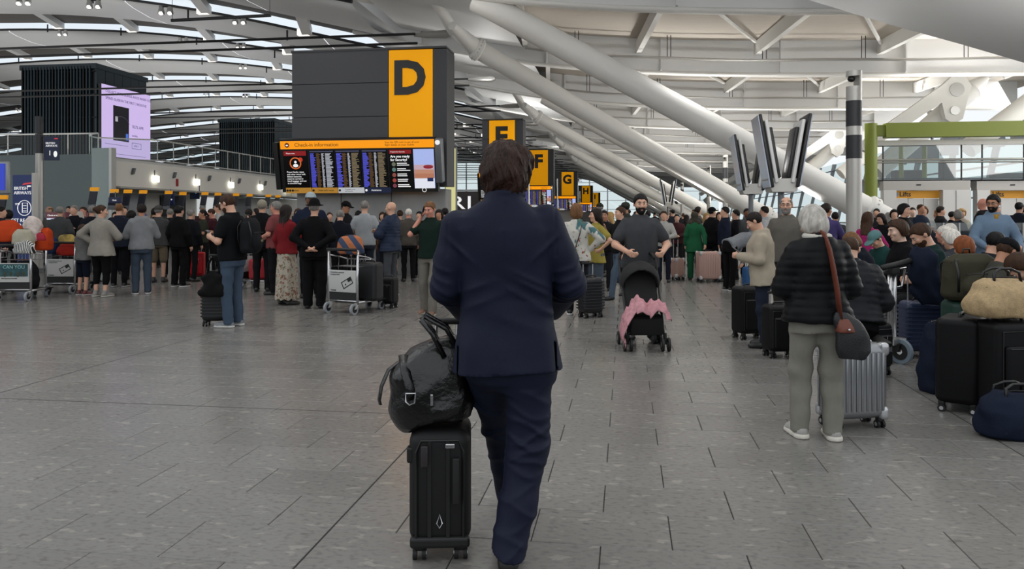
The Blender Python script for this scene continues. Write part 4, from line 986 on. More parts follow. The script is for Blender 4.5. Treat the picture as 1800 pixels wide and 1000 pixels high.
        if fem: ws = ws*np.array([1.12, 1.1, 1.03, .97, .96, .97, .97, 1, 1, 1]); ds = ds+np.array([0, 0, 0, 0, .008, .014, 0, 0, 0, 0])
        if hem < .85: ws[0] *= 1.1; ds[0] *= 1.1
        if sit is not None: zs = [max(z_, .93) if i == 0 else z_ for i, z_ in enumerate(zs)]; zs[1] = .96
        v.loft(zs, ws+inf, ds+inf, ys, .03, fr=L)
        for sg in (-1, 1):
            a, e, w, nm = A[sg]; bl = .018 if kind not in ('puffer', 'coat') else .026
            ra = (.05*f*B+inf*.6); re = (.044*f*B+inf*.85); rw = (.030*f+inf*.85)
            v.cap(a+np.array([0, 0, -.005]), a+(e-a)*.5, ra, (ra+re)/2+.004, .035)
            if kind in ('tank', 'vest'): continue
            if kind in ('tee', 'polo'):
                v.cap(a+(e-a)*.3, a+(e-a)*.66, ra+.004, re+.012, bl)
            else:
                v.cap(a+(e-a)*.4, e, (ra+re)/2+.003, re+.004, bl); v.cap(e, e+(w-e)*.93, re+.003, rw, bl)
        if kind in ('tee', 'polo'):
            pass
        if kind == 'hoodie':
            v.ell(L((0, -.10, 1.45)), (.12, .06, .075), .03); v.cap(L((-.08, -.0, 1.49)), L((.08, -.0, 1.49)), .045, .045, .03)
        if kind in ('jacket', 'coat', 'suit', 'puffer', 'polo', 'shirt', 'cardigan'):
            m_ = [L((.07*math.cos(t), -.022+.062*math.sin(t), 1.495+.012*math.sin(t)*-1)) for t in np.linspace(-PI*.8+PI/2*0, PI*1.0, 9)]
            for p0, p1 in zip(m_[:-1], m_[1:]): v.cap(p0, p1, .013+inf*.2, .013+inf*.2, .012)
        if kind == 'puffer':
            X, Y, Z = (v.ax[0][:, None, None], v.ax[1][None, :, None], v.ax[2][None, None, :]); xx, yy, zz = L.inv(X, Y, Z)
            v.d = (v.d-.0075*np.abs(np.sin(zz*PI/.058+.25*np.sin(9*xx+seed)))+.005+.003*np.sin(40*xx+seed)*np.sin(23*zz)).astype(np.float32)
        if wr: v.wrinkle(wr*(1.4 if kind in ('jacket', 'coat', 'hoodie', 'tunic', 'blouse', 'shirt') else 1.), seed=seed)
        if sit is None and kind not in ('puffer',): pass
        nm = {'tee': 't_shirt', 'polo': 'polo_shirt', 'shirt': 'shirt', 'long': 'pullover', 'hoodie': 'hooded_top', 'jacket': 'jacket', 'coat': 'coat', 'puffer': 'quilted_jacket', 'cardigan': 'cardigan', 'tunic': 'tunic', 'suit': 'suit_jacket', 'vest': 'vest', 'tank': 'tank_top', 'blouse': 'blouse'}[kind]
        tm = tc if not isinstance(tc, str) else cloth(tc, .5 if kind == 'puffer' else .85)
        topo = done(v, nm, tm, body)
    if bottom:
        # ---- lower garment
        bk_, bc = bottom[0], bottom[1]
        v = Vol(lo-.03, hi+.03, q)
        pw = np.array([.165, .172, .168, .15])*f*B*(1.1 if fem else 1); pdp = np.array([.115, .125, .122, .112])*B
        if sit is None: v.loft([.80, .88, .96, 1.03], pw, pdp, [-.012, -.012, -.004, .004], .03)
        else: v.loft([.86, .9, .96, 1.03], pw, pdp, [0, 0, 0, 0], .03, fr=L)
        wide = bottom[2] if len(bottom) > 2 else 1.
        if bk_ == 'skirt':
            ln = bottom[2]; v.loft([ln, (ln+.95)/2, .97, 1.03], np.array([.215, .20, .175, .15])*f*B, np.array([.18, .165, .13, .115])*B, [.0, 0, 0, 0], .02)
            X, Y = v.ax[0][:, None, None], v.ax[1][None, :, None]; Z = v.ax[2][None, None, :]
            v.d = (v.d+.012*np.sin(9*np.arctan2(Y, X)+seed)*np.clip((1.0-Z)/.6, 0, 1)).astype(np.float32)
        else:
            for sg in (-1, 1):
                hpn, kn, an = G[sg]; v.cap(hpn+np.array([sg*.005, 0, -.02]), kn,   .091*B*(1.03 if fem else 1), .064*wide*(.5+.5*B), .035)
                end = an+np.array([0, -.005, -.035]) if bk_ != 'capri' else kn+(an-kn)*.55
                if bk_ == 'shorts': v.cap(hpn+(kn-hpn)*.4, hpn+(kn-hpn)*.93, .092*B, .082*B, .02)
                else: v.cap(kn, end, .066*wide*(.5+.5*B), .057*wide, .03)
            if bk_ == 'shorts':
                pass
            else: v.cut(lambda X, Y, Z: .045-Z+0*X+0*Y)
        if wr: v.wrinkle(wr*1.2, (9, 9, 15), seed+2, .5)
        bm_ = bc if not isinstance(bc, str) else cloth(bc, .85, 'denim' if bk_ == 'jeans' else 'woven')
        done(v, {'skirt': 'skirt', 'shorts': 'shorts', 'jeans': 'jeans', 'capri': 'trousers'}.get(bk_, 'trousers'), bm_, body)
    # ---- shoes
    for sg in (-1, 1):
        an = G[sg][2]; zl = an[2]-.085; v = Vol((an[0]-.08, an[1]-.13, zl), (an[0]+.08, an[1]+.25, zl+.16), max(.011, q*.85))
        tx = sg*.02
        v.cap((an[0], an[1]-.035, zl+.045), (an[0]+tx, an[1]+.13, zl+.03*shk), .042*shk, .04*shk, .02); v.cap((an[0], an[1]-.01, zl+.06), (an[0], an[1]-.005, zl+.105), .042, .043, .02)
        v.ell((an[0]+tx, an[1]+.14, zl+.03), (.046*shk, .065, .036*shk), .02)
        v.cut(lambda X, Y, Z: zl+.004-Z+0*X+0*Y)
        so = done(v, 'shoe', mat('shoe_leather', shoes, .5) if isinstance(shoes, str) else shoes, body)
        if sole:
            v = Vol((an[0]-.09, an[1]-.14, zl), (an[0]+.09, an[1]+.26, zl+.05), min(q, .012)); v.cap((an[0], an[1]-.04, zl+.012), (an[0]+tx, an[1]+.145, zl+.012), .05*shk, .052*shk, .01); v.cut(lambda X, Y, Z: np.maximum(.0-Z+zl, Z-zl-.03*shk)+0*X+0*Y); done(v, 'sole', mat('rubber_sole', sole, .6), so)
    global LASTP
    info = LASTP = dict(body=body, hp=lambda p: np.array(hp(p))*s, L=lambda p: np.array(L(p))*s, A={k: [np.array(a)*s for a in t[:3]] for k, t in A.items()}, top=topo, s=s, hair=hair)
    return info
def P_(u, d): return ((u-900)/F*d, d)
def world(info, p):
    o = info['body']; return Matrix.Translation(o.location) @ Euler(o.rotation_euler).to_matrix().to_4x4() @ Vector(p)
# ================================================================== THE MAN IN THE NAVY SUIT
MX, MY = (890-900)/F*3.33, 3.33
sc_ = 1.80/1.75
mm = person('tall dark-haired man in a navy suit walking away', MX, MY, 0, h=1.80, shz=1.33, top=None, bottom=None, hair=('bald', 'dark'), head=(-14, 4), lean=2, q=.011, hands=True,
            arms=(((.265/sc_, .0, 1.185/sc_), (.185/sc_, .25/sc_, 1.05/sc_)), ((.285/sc_, .0, 1.20/sc_), (.20/sc_, .25/sc_, 1.06/sc_))),
            legs=(((.03, .30, .49), (-.02, .53, .085)), ((.082, .0, .49), (.008, -.09, .085))), shoes='#0b0b0c')
mb_ = mm['body']; sm = lambda a, b_, x: np.clip((x-a)/(b_-a), 0, 1)
NAVYS = mat('navy_suit_cloth', '#161b2e', .65, bump=.10, bscale=420, vary=.08, vscale=9, spec=.2)
# jacket
Vol.adapt = .02
V = Vol((-.42, -.26, .78), (.42, .36, 1.68), .006)
zs = [.81, .86, .95, 1.05, 1.15, 1.25, 1.35, 1.44, 1.495, 1.535, 1.57, 1.60]
V.loft(zs, [.245, .237, .222, .203, .196, .202, .215, .222, .195, .135, .09, .075], [.165, .16, .15, .136, .132, .138, .145, .138, .118, .098, .085, .075],
       [.0, 0, .0, .005, .01, .01, .005, -.005, -.012, -.018, -.02, -.02], .02, 2.5, xs=[.008, .006, .002, 0, 0, -.002, -.01, -.018, -.022, -.02, -.012, -.01])
for sg, shx, shz, e, w in ((-1, -.212, 1.455, (-.264, -.005, 1.19), (-.192, .235, 1.055)), (1, .172, 1.482, (.282, -.005, 1.205), (.212, .235, 1.065))):
    a = np.array([shx, -.012, shz]); e = np.array(e); w = np.array(w)
    V.cap(a, a+(e-a)*.55, .071, .068, .022); V.cap(a+(e-a)*.5, e, .068, .061, .02); V.cap(e, e+(w-e)*.98, .06, .05, .02)
for t0, t1 in zip(np.linspace(-PI*.95, PI*.0, 12)[:-1], np.linspace(-PI*.95, PI*.0, 12)[1:]):
    q0 = (-.005+.072*math.cos(t0), -.012+.07*math.sin(t0), 1.592-.008*math.sin(t0)); q1 = (-.005+.072*math.cos(t1), -.012+.07*math.sin(t1), 1.592-.008*math.sin(t1))
    V.cap(q0, q1, .017, .017, .008)
X = V.ax[0][:, None, None]; Y = V.ax[1][None, :, None]; Z = V.ax[2][None, None, :]
bk = np.clip(-Y/.06, 0, 1)                                   # only on the back
D = np.zeros_like(V.d)
for x0, z0, sl, wd, ln, am in ((.10, 1.235, -.45, .013, .10, .006), (.12, 1.195, -.5, .013, .11, .007), (.09, 1.15, -.55, .014, .10, .006), (.15, 1.10, -.35, .015, .08, .005), (-.10, 1.14, .4, .016, .10, .005), (-.13, 1.2, .35, .014, .08, .005), (.17, 1.37, .9, .014, .07, .006), (-.20, 1.36, -.9, .014, .07, .006), (.06, 1.05, -.3, .018, .1, .004)):
    D += am*np.exp(-((Z-z0-sl*(X-x0))/wd)**2-((X-x0)/ln)**2)*bk
D += .006*np.exp(-((X-.14-.22*(1.05-Z))/.03)**2)*sm(1.08, .86, Z)*bk - .006*np.exp(-((X+.05)/.035)**2)*sm(1.1, .85, Z)*bk
D += .007*np.exp(-((X+.155+.1*(1.05-Z))/.03)**2)*sm(1.1, .9, Z)*bk
arm = np.clip((np.abs(X+.01)-.2)/.04, 0, 1)
for z0, sl in ((1.14, .5), (1.18, .6), (1.22, .5), (1.27, .35), (1.32, .3), (1.1, .6)):
    D += .0055*np.exp(-((Z-z0-sl*(np.abs(X+.01)-.26)-.05*np.sin(20*Y))/.011)**2)*arm
D += .0035*np.sin(11*X+4*np.sin(6*Z))*np.sin(8*Z+5*X)*bk
V.d = (V.d-D).astype(np.float32)
V.d = np.maximum(V.d, -V.d*0+np.where((np.abs(X+.004-.0)<.003) & (Y < -.02) & (Z < 1.56), .0016-(-V.d)*1.0-.0, -1)).astype(np.float32) if False else V.d
V.d = (V.d+.004*np.exp(-((X+.004)/.0045)**2)*(Y < -.03)*(Z < 1.56)*1.).astype(np.float32)        # centre back seam
for sx_ in (-.246, .208): V.d = (V.d+.0045*np.exp(-((X-sx_+.12*np.clip(1.5-Z, 0, .3)*np.sign(sx_)*-.2)/.005)**2)*(Z > 1.33)*(Z < 1.54)).astype(np.float32)   # sleeve head seams
V.cut(lambda X, Y, Z: .838+.008*np.sin(9*X)+.0*Y-Z)
V.put(lambda X, Y, Z: np.maximum(np.maximum(np.abs(X-.205-.06*(.98-Z))-.004, Z-.97), Y+.0)+0*Z, (.19, -.26, .78), (.24, 0, .97), .0, 'c')   # side vents
V.put(lambda X, Y, Z: np.maximum(np.maximum(np.abs(X+.20+.04*(.98-Z))-.003, Z-.95), Y+.0)+0*Z, (-.25, -.26, .78), (-.19, 0, .95), .0, 'c')
jk = link('suit_jacket', V.mesh('suit_jacket'), NAVYS, mb_)
SHIRTC = mat('white_shirt_collar', '#b9bcc4', .7)
MB().tube([(-.01+.064*math.cos(t), -.004+.062*math.sin(t), 1.592) for t in np.linspace(0, 2*PI, 24, endpoint=False)], .011, 8, closed=True, flat=1.3).build('shirt_collar', SHIRTC, mb_, True)
for wq in ((-.192, .235, 1.055), (.212, .235, 1.065)):
    MB().cyl(Vector(wq)+Vector((.008, -.03, .015)), Vector(wq)+Vector((0, .012, -.008)), .043, n=16).build('shirt_cuff', SHIRTC, mb_, 40)
# trousers
V = Vol((-.26, -.24, .015), (.26, .72, 1.0), .006)
V.loft([.755, .79, .83, .87, .95, 1.0], [.10, .165, .183, .186, .17, .16], [.06, .105, .122, .128, .12, .115], [-.015, -.012, -.01, -.01, 0, 0], .045, 2.3, xs=[.015, .015, .018, .02, 0, 0])
rh, rk, ra2 = np.array([.098, -.012, .84]), np.array([.092, .0, .50]), np.array([.006, -.10, .06])
V.cap(rh, rk, .106, .088, .05); V.cap(rk, rk+(ra2-rk)*.55, .087, .076, .03); V.cap(rk+(ra2-rk)*.5, ra2, .077, .072, .03)
lh, lk, la2 = np.array([-.085, .03, .84]), np.array([-.03, .31, .52]), np.array([.022, .56, .06])
V.cap(lh, lk, .10, .083, .03); V.cap(lk, lk+(la2-lk)*.5, .082, .072, .03); V.cap(lk+(la2-lk)*.5, la2, .072, .068, .03)
X = V.ax[0][:, None, None]; Y = V.ax[1][None, :, None]; Z = V.ax[2][None, None, :]
D = np.zeros_like(V.d)
for z0, sl, am, x0 in ((.66, -.35, .008, .1), (.61, -.45, .010, .09), (.565, .3, .009, .12), (.535, -.25, .011, .08), (.50, .45, .010, .1), (.46, -.35, .009, .09), (.41, -.2, .007, .1), (.34, .3, .006, .07), (.27, -.4, .006, .06), (.20, .35, .005, .04), (.14, -.5, .006, .03), (.10, .5, .006, .02), (.73, -.3, .006, .12), (.77, .2, .005, .12)):
    D += am*np.exp(-((Z-z0-sl*(X-x0)-.012*np.sin(30*X+50*z0))/.014)**2)*(Y < .12)*np.exp(-((X-x0)/.11)**2)
for z0, sl in ((.7, .3), (.6, -.3), (.52, .4), (.45, -.3), (.36, .3)): D += .008*np.exp(-((Z-z0-sl*X)/.016)**2)*(Y > .1)
D += .004*np.sin(16*X+3*np.sin(8*Z))*np.sin(13*Z+4*X)
V.d = (V.d-D).astype(np.float32)
V.cut(lambda X, Y, Z: np.where(Y < .2, .088+.3*(Y+.10)-.25*(X-.008), .07)-Z+0*X)
link('trousers', V.mesh('trousers'), NAVYS, mb_)
# hair
hp = mm['hp']; c = hp((0, 0, 0)); V = Vol(c-.2, c+.2, .006); Rh = np.array(Matrix.Rotation(math.radians(-14), 3, 'Z'))
R3 = Rh
V.ell(hp((0, -.014, .028)), (.105, .128, .120), 0, R=R3); V.ell(hp((0, -.05, -.02)), (.106, .09, .105), .03, R=R3); V.ell(hp((0, -.058, -.09)), (.08, .055, .075), .03, R=R3); V.ell(hp((-.02, -.01, .085)), (.075, .09, .055), .03, R=R3); V.ell(hp((.055, .0, .06)), (.055, .08, .06), .03, R=R3)
def fc(X, Y, Z):
    x, y, z_ = X-c[0], Y-c[1], Z-c[2]; xl = Rh[0, 0]*x+Rh[1, 0]*y; yl = Rh[0, 1]*x+Rh[1, 1]*y
    return (np.interp(yl, [-.14, -.05, -.02, .02, .06, .13], [-.155, -.15, -.06, -.02, .05, .08])-z_)*.7
V.cut(fc)
X = V.ax[0][:, None, None]-c[0]; Y = V.ax[1][None, :, None]-c[1]; Z = V.ax[2][None, None, :]-c[2]; an = np.arctan2(Y, X)
V.d = (V.d+.006*np.sin(an*7+4*np.sin(Z*17+1.2*an)+.4)*np.sin(an*4-21*Z+1)+.0028*np.sin(an*31+9*np.sin(Z*15+.6*an))+.0015*np.sin(an*53+7*np.sin(Z*21))).astype(np.float32)
link('hair', V.mesh('hair'), mat('dark_brown_hair', '#2b1810', .5, bump=.8, bscale=60, stretch=(1, 1, .14), vary=.6, vscale=26, spec=.25), mb_)

Vol.adapt = .08
# ================================================================== LUGGAGE
def wheel_pair(mb, p, r=.028, w=.018, gap=.022, ax=(1, 0, 0)):
    a = Vector(ax); p = Vector(p)
    for q in (-1, 1): mb.cyl(p+a*(q*gap/2+q*w/2)-a*w/2, p+a*(q*gap/2+q*w/2)+a*w/2, r, n=14)
RUB = mat('black_rubber', '#101011', .6); CHROME = mat('chrome', '#c4c4c6', .22, .9)
def suitcase(label, x, y, rz, w, d, h, color, style='soft', handle=0., rough=.5, group=None, wheels=True, name='suitcase', r=None, metal=0., z=0., tilt=0, lie=False, trim='#0c0c0d', gw=None):
    o = empty(name, (x, y, z), rz, label, 'suitcase', group)
    if tilt: o.rotation_euler = (tilt, 0, rz)
    wz = .07 if wheels else .0
    m = mat('case_'+style, color, rough, metal, bump=.08 if style == 'soft' else 0, bscale=300, spec=.18 if style == 'soft' else .4); tm = mat('case_trim', trim, .5)
    r = r or (.05 if style == 'soft' else .06)
    sh = MB().rbox((0, 0, wz+(h-wz)/2), (w, d, h-wz), r, 4).build('shell', m, o, True)
    n = max(4, int((h-wz-.1)/.042)); rb = MB()
    if style == 'ribbed_h':
        for k in range(n):
            z_ = wz+.07+(h-wz-.14)*k/(n-1)
            rb.rbox((0, 0, z_), (w+.008, d+.008, (h-wz-.14)/n*.55), .006, 1)
        tag(rb.build('rib', m, sh, 40), kind='stuff')
    if style == 'ribbed_v':
        for fx in (-1, 1):
            k_ = max(4, int(w/.045))
            for k in range(k_): rb.rbox((-w/2+.05+(w-.1)*k/(k_-1), fx*d/2, wz+(h-wz)/2), (.02, .014, h-wz-.12), .006, 1)
            k_ = max(3, int(d/.05))
            for k in range(k_): rb.rbox((fx*w/2, -d/2+.05+(d-.1)*k/(k_-1), wz+(h-wz)/2), (.014, .02, h-wz-.12), .006, 1)
        tag(rb.build('rib', m, sh, 40), kind='stuff')
        cg = MB()
        for a in (-1, 1):
            for b_ in (-1, 1):
                for z_ in (wz+.04, h-.04): cg.rbox((a*(w/2-.03), b_*(d/2-.03), z_), (.075, .075, .095), .03, 3)
        tag(cg.build('corner_guard', mat('corner_alu', '#b9babd', .3, .7), o, True), kind='stuff')
    if style == 'side':
        y_ = -d/2-.002
        MB().tube([(-w*.38, y_, wz+.03), (-w*.38, y_, h-.09), (-w*.3, y_, h-.04), (w*.3, y_, h-.04), (w*.38, y_, h-.09), (w*.38, y_, wz+.03)], .006, 6).build('piping', tm, o)
        for x_ in (-.045, .035): MB().box((x_, y_, wz+(h-wz)*.5), (.016, .01, h-wz-.08)).build('zip_tape', tm, o)
        MB().rbox((-w/2+.005, y_+.05, h-.11), (.03, .05, .07), .01, 2).build('side_latch', tm, o)
        MB().rbox((0, y_+.01, wz+.02), (w*.96, .04, .05), .015, 2).build('kick_plate', tm, o)
    if style == 'soft':
        MB().rbox((0, -d/2-.012, wz+(h-wz)*.42), (w*.8, .05, (h-wz)*.66), .022, 3).build('front_pocket', m, o, True)
        MB().tube([(-w*.42, -d/2-.004, h-.06), (w*.42, -d/2-.004, h-.06), (w*.42, -d/2-.004, wz+.05), (-w*.42, -d/2-.004, wz+.05)], .006, 6, closed=True).build('piping', tm, o)
        MB().tube([(-w*.36, -d/2-.038, wz+(h-wz)*.72), (w*.36, -d/2-.038, wz+(h-wz)*.72)], .005, 5).build('zip', tm, o)
        MB().box((w*.2, -d/2-.042, wz+(h-wz)*.69), (.012, .006, .035)).build('zip_puller', CHROME, o)
    MB().tube([(-.09, 0, h-.005), (-.07, 0, h+.025), (.07, 0, h+.025), (.09, 0, h-.005)], .011, 8).build('carry_handle', tm, o, True)
    if handle:
        gw = gw or min(.2, w*.5); y0 = d/2-.05
        for a in (-1, 1): MB().cyl((a*gw/2, y0, h-.02), (a*gw/2, y0, h+handle), .009, n=8).build('handle_bar', CHROME, o, 40)
        MB().rbox((0, y0, h+handle), (gw+.05, .035, .03), .012, 2).build('handle_grip', RUB, o, 40)
    if wheels:
        for a in (-1, 1):
            for b_ in (-1, 1):
                wm = MB(); wheel_pair(wm, (a*(w/2-.045), b_*(d/2-.045), .028)); wo = wm.build('wheel', RUB, o, 40)
                MB().rbox((a*(w/2-.045), b_*(d/2-.045), .066), (.05, .05, .05), .015, 2).build('wheel_housing', tm, o, 40)
                hb = MB()
                for q in (-1, 1): hb.cyl((a*(w/2-.045)+q*.029, b_*(d/2-.045), .028), (a*(w/2-.045)+q*.0305, b_*(d/2-.045), .028), .015, n=8)
                hb.build('hub', CHROME, wo)
    return o
def softbag(name, label, cat, loc, rz, size, color, q=.014, wr=.008, rough=.7, handles=0., group=None, sag=.25, mt=None, seed=1., flat=True, zip_=True):
    o = empty(name, loc, rz, label, cat, group); w, d, h = size
    V = Vol((-w/2-.04, -d/2-.04, -.02), (w/2+.04, d/2+.04, h+.06), q)
    V.loft([0, h*.08, h*.3, h*.6, h*.85, h], np.array([.42, .49, .51, .48, .40, .26])*w, np.array([.42, .49, .51, .46, .34, .16])*d, [0]*6, 0, 2.8)
    V.wrinkle(wr, (16, 16, 13), seed, .6)
    if flat: V.cut(lambda X, Y, Z: .001-Z+0*X+0*Y)
    m = mt or mat(name+'_cloth', color, rough+.1, bump=.15, bscale=120, vary=.08, spec=.15)
    b = link('bag_body', V.mesh('bag_body'), m, o)
    if zip_: MB().tube([(-w*.24, 0, h*1.0), (0, 0, h*1.02), (w*.24, 0, h*1.0)], .007, 6).build('zip', BLACK, o)
    if handles:
        for s in (-1, 1): MB().tube([(-w*.22, s*d*.2, h*.82), (-w*.2, s*d*.16, h+handles*.6), (-w*.08, s*d*.12, h+handles), (w*.08, s*d*.12, h+handles), (w*.2, s*d*.16, h+handles*.6), (w*.22, s*d*.2, h*.82)], .011, 7).build('handle', m if handles > .1 else BLACK, o, True)
    return o
def strap(label, pts, r=.02, color='#101011', flat=.3, name='strap', cat='strap'):
    return tag(MB().tube(pts, r, 8, flat=flat).build(name, mat('strap_web', color, .6), None, True), label, cat)
# --- the suited man's carry-on and tote
cx, cy = (776-900)/F*3.5, 3.5
co = suitcase('black soft carry-on suitcase rolling beside the man in the suit', cx, cy, math.radians(3), .27, .36, .57, '#08080a', 'side', rough=.6)
for nm_, c_, d_, m_ in (('side_handle', (.07, -.195, .36), (.03, .03, .2), RUB), ('badge', (.045, -.212, .515), (.04, .008, .02), CHROME), ('luggage_tag', (-.065, -.208, .47), (.03, .008, .09), mat('dark_tag', '#2b2729', .4))):
    MB().rbox(c_, d_, .006, 2).build(nm_, m_, co, 40)
MB().tube([(.0, -.205, .22), (-.012, -.215, .185), (0, -.215, .165), (.012, -.215, .185)], .003, 5, closed=True).build('zip_ring', CHROME, co)
for a in (-.05, .05): MB().cyl((a, .14, .55), (a+.02, .16, 1.0), .009, n=8).build('handle_bar', CHROME, co, 40)
MB().rbox((.02, .16, 1.0), (.16, .04, .03), .012, 2).build('handle_grip', RUB, co, 40)
LEATH = mat('black_leather', '#070708', .3, bump=.25, bscale=45, spec=.6)
to = empty('leather_tote', (cx-.035, cy-.04, .602), math.radians(6), 'slumped black leather tote bag riding on top of the carry-on suitcase', 'bag')
V = Vol((-.26, -.2, -.12), (.24, .2, .40), .0075)
V.loft([.0, .05, .14, .22, .30, .345], [.155, .17, .172, .165, .13, .07], [.12, .14, .145, .13, .10, .05], [0]*6, 0, 2.6, xs=[.03, .015, 0, .012, .03, .05])
V.ell((-.1, -.02, .05), (.1, .12, .115), .05); V.ell((.1, .0, .15), (.075, .11, .15), .04); V.ell((-.11, -.05, .2), (.07, .09, .075), .03)
V.wrinkle(.0075, (19, 15, 17), 2.3, .7)
link('bag_body', V.mesh('bag_body'), LEATH, to)
for s in (-.05, .06): MB().tube([(.05, s-.05, .28), (.0, s-.05, .38), (-.05, s-.03, .44), (-.035, s-.02, .455), (.06, s-.02, .40), (.12, s-.02, .30)], .012, 8).build('handle', LEATH, to, True)
MB().tube([(-.15, -.03, .25), (-.195, -.05, .22), (-.225, -.06, .15), (-.235, -.06, .09), (-.23, -.06, .07)], .017, 8, flat=.35).build('hanging_strap', LEATH, to, True)
MB().tube([(-.13, -.06, .285), (-.115, -.145, .22), (-.1, -.155, .16), (-.09, -.15, .11)], .022, 8, flat=.3).build('buckle_strap', LEATH, to, True)
MB().tube([(-.115, -.165, .14), (-.075, -.165, .14), (-.078, -.168, .10), (-.1, -.17, .092), (-.115, -.168, .105)], .0045, 6, closed=True).build('buckle', CHROME, to)
MB().rbox((-.005, -.148, .105), (.014, .008, .05), .004).build('zip_puller', CHROME, to); MB().rbox((.125, -.06, .27), (.02, .02, .03), .004).build('clasp', CHROME, to)

# --- luggage trolleys
TYRE = mat('grey_tyre', '#8b8f94', .6)
def trolley(label, x, y, rz, panel='white', wheels_only=False):
    o = empty('luggage_trolley', (x, y, 0), rz, label, 'trolley', 'airport luggage trolleys')
    A = lambda pts, r, nm, m=CHROME: MB().tube(pts, r, 8).build(nm, m, o, True)
    for s in (-1, 1):
        A([(s*.28, -.30, .15), (s*.285, -.31, .55), (s*.29, -.30, .98)], .021, 'upright'); A([(s*.28, -.28, .18), (s*.22, .2, .17), (s*.12, .55, .16)], .018, 'side_rail')
        A([(s*.29, -.30, .9), (s*.28, -.05, .86), (s*.27, .1, .82), (s*.26, .1, .72)], .011, 'basket_side')
        for yy, rr, nm in ((-.36, .085, 'wheel'), (.46, .065, 'wheel')):
            xx = s*.26 if yy < 0 else s*.13
            w = MB().cyl((xx-.018, yy, rr), (xx+.018, yy, rr), rr, n=20).build(nm, TYRE, o, 40); MB().cyl((xx-.021, yy, rr), (xx+.021, yy, rr), rr*.62, n=16).build('hub', RUB, w, 40)
            MB().prism([(xx-.03, yy-.02, rr), (xx-.03, yy+.04, .17), (xx-.03, yy+.09, .17), (xx-.03, yy+.03, rr)], (.06, 0, 0)).build('fork', RUB if yy > 0 else STEEL, o)
    A([(-.29, -.34, .985), (0, -.36, .99), (.29, -.34, .985)], .024, 'handle_bar', RUB); A([(-.28, -.3, .2), (.28, -.3, .2)], .018, 'cross_bar'); A([(-.27, .1, .82), (.27, .1, .82)], .01, 'basket_rim')
    bw = MB()
    for k in range(9): bw.tube([(-.25+.0625*k, -.29, .72), (-.25+.0625*k, .1, .72), (-.25+.0625*k, .1, .82)], .004, 5)
    tag(bw.build('basket_wire', CHROME, o), kind='stuff')
    MB().box((0, .12, .17), (.42, .75, .02)).build('load_deck', RUB, o)
    MB().rbox((0, -.318, .50), (.53, .02, .34), .008, 2).build('advert_board', mat('white_board', '#b6b6b4', .5), o, 40)
    MB().box((0, -.30, .28), (.53, .03, .14)).build('lower_panel', RUB, o)
    if panel == 'white':
        R = Matrix.Rotation(math.radians(-28), 3, 'Y'); b = MB(); c = Vector((.1, -.331, .48))
        for (dx, dz, w, h) in ((0, .05, .2, .012), (0, -.05, .2, .012), (-.1, 0, .012, .11), (.1, 0, .012, .11), (.06, .025, .07, .055), (-.04, -.01, .02, .02)): b.box(c+R @ Vector((dx, 0, dz)), (w, .004, h), R)
        b.build('printed_symbol', BLK, o); text('board_text', 'Contactless payment\naccepted here', .032, GREYM, o, (-.23, -.331, .62)); text('board_text', 'Terminal', .03, BLK, o, (-.23, -.331, .36))
    else:
        pc_ = MB().box((0, -.331, .545), (.49, .004, .22)).build('picture_panel', mat('teal_picture', '#1f4a50', .5, vary=.6, vscale=9), o)
        text('board_text', 'CAN YOU', .085, mat('pale_teal_print', '#8fb6b4', .5), o, (0, -.335, .6), align='CENTER'); q = MB()
        for k, (a, c_) in enumerate(((-.16, 0), (-.05, 1), (.07, 0), (.17, 1))): q.ell((a, -.333, .47+.015*c_), (.03, .002, .045), 8, 6)
        q.build('picture_figures', mat('dark_print', '#323b2c', .5), o); text('board_text', 'Find out more at the desk', .026, BLK, o, (-.22, -.331, .4))
    return o
def PX(u, v, d): p = at(u, v, d); return (p.x, p.y, p.z)
def g_(u, d): return ((u-900)/F*d, d)
trolley('trolley with teal picture board, piled high with bags and blankets', *g_(45, 13.9), HR*.3+.05, 'picture')
trolley('trolley with white card symbol board and a red bag, by the boy in grey', *g_(124, 15.2), -.05)
trolley('trolley cut off by the photo\'s edge behind the overloaded one', *g_(-12, 14.6), .1)
trolley('trolley with white card symbol board carrying two black suitcases and a striped rucksack', *g_(626, 12.1), -.5)
trolley('trolley carrying one red suitcase, behind the man with the backpack', *g_(462, 16.0), -1.9)
# loads on the left trolleys
softbag('canvas_bag', 'pale beige canvas bag flopped on top of the overloaded trolley', 'bag', PX(42, 432, 13.9), .3, (.36, .26, .30), '#a7a291', handles=.0, seed=2)
softbag('blanket_bundle', 'pink and white floral bundle on top of the overloaded trolley', 'bundle', PX(58, 424, 14.1), .1, (.30, .28, .46), '#c6b6b0', wr=.016, seed=3, zip_=False, mt=mat('floral_cloth', '#c9bbb5', .8, vary=.25, vscale=12))
softbag('orange_duffel', 'orange duffel bag sticking out left of the overloaded trolley', 'bag', PX(10, 425, 14.3), 0, (.62, .34, .40), '#b8401c', seed=4)
softbag('orange_duffel', 'orange duffel bag half hidden right of the overloaded trolley', 'bag', PX(77, 440, 14.2), 0, (.30, .3, .42), '#b8401c', seed=5)
softbag('red_pouch', 'small crimson pouch beside the floral bundle', 'bag', PX(72, 423, 13.7), 0, (.16, .14, .14), '#a02c3c', seed=6)
STRIPE = mat('striped', '#c9c9c6', .8)
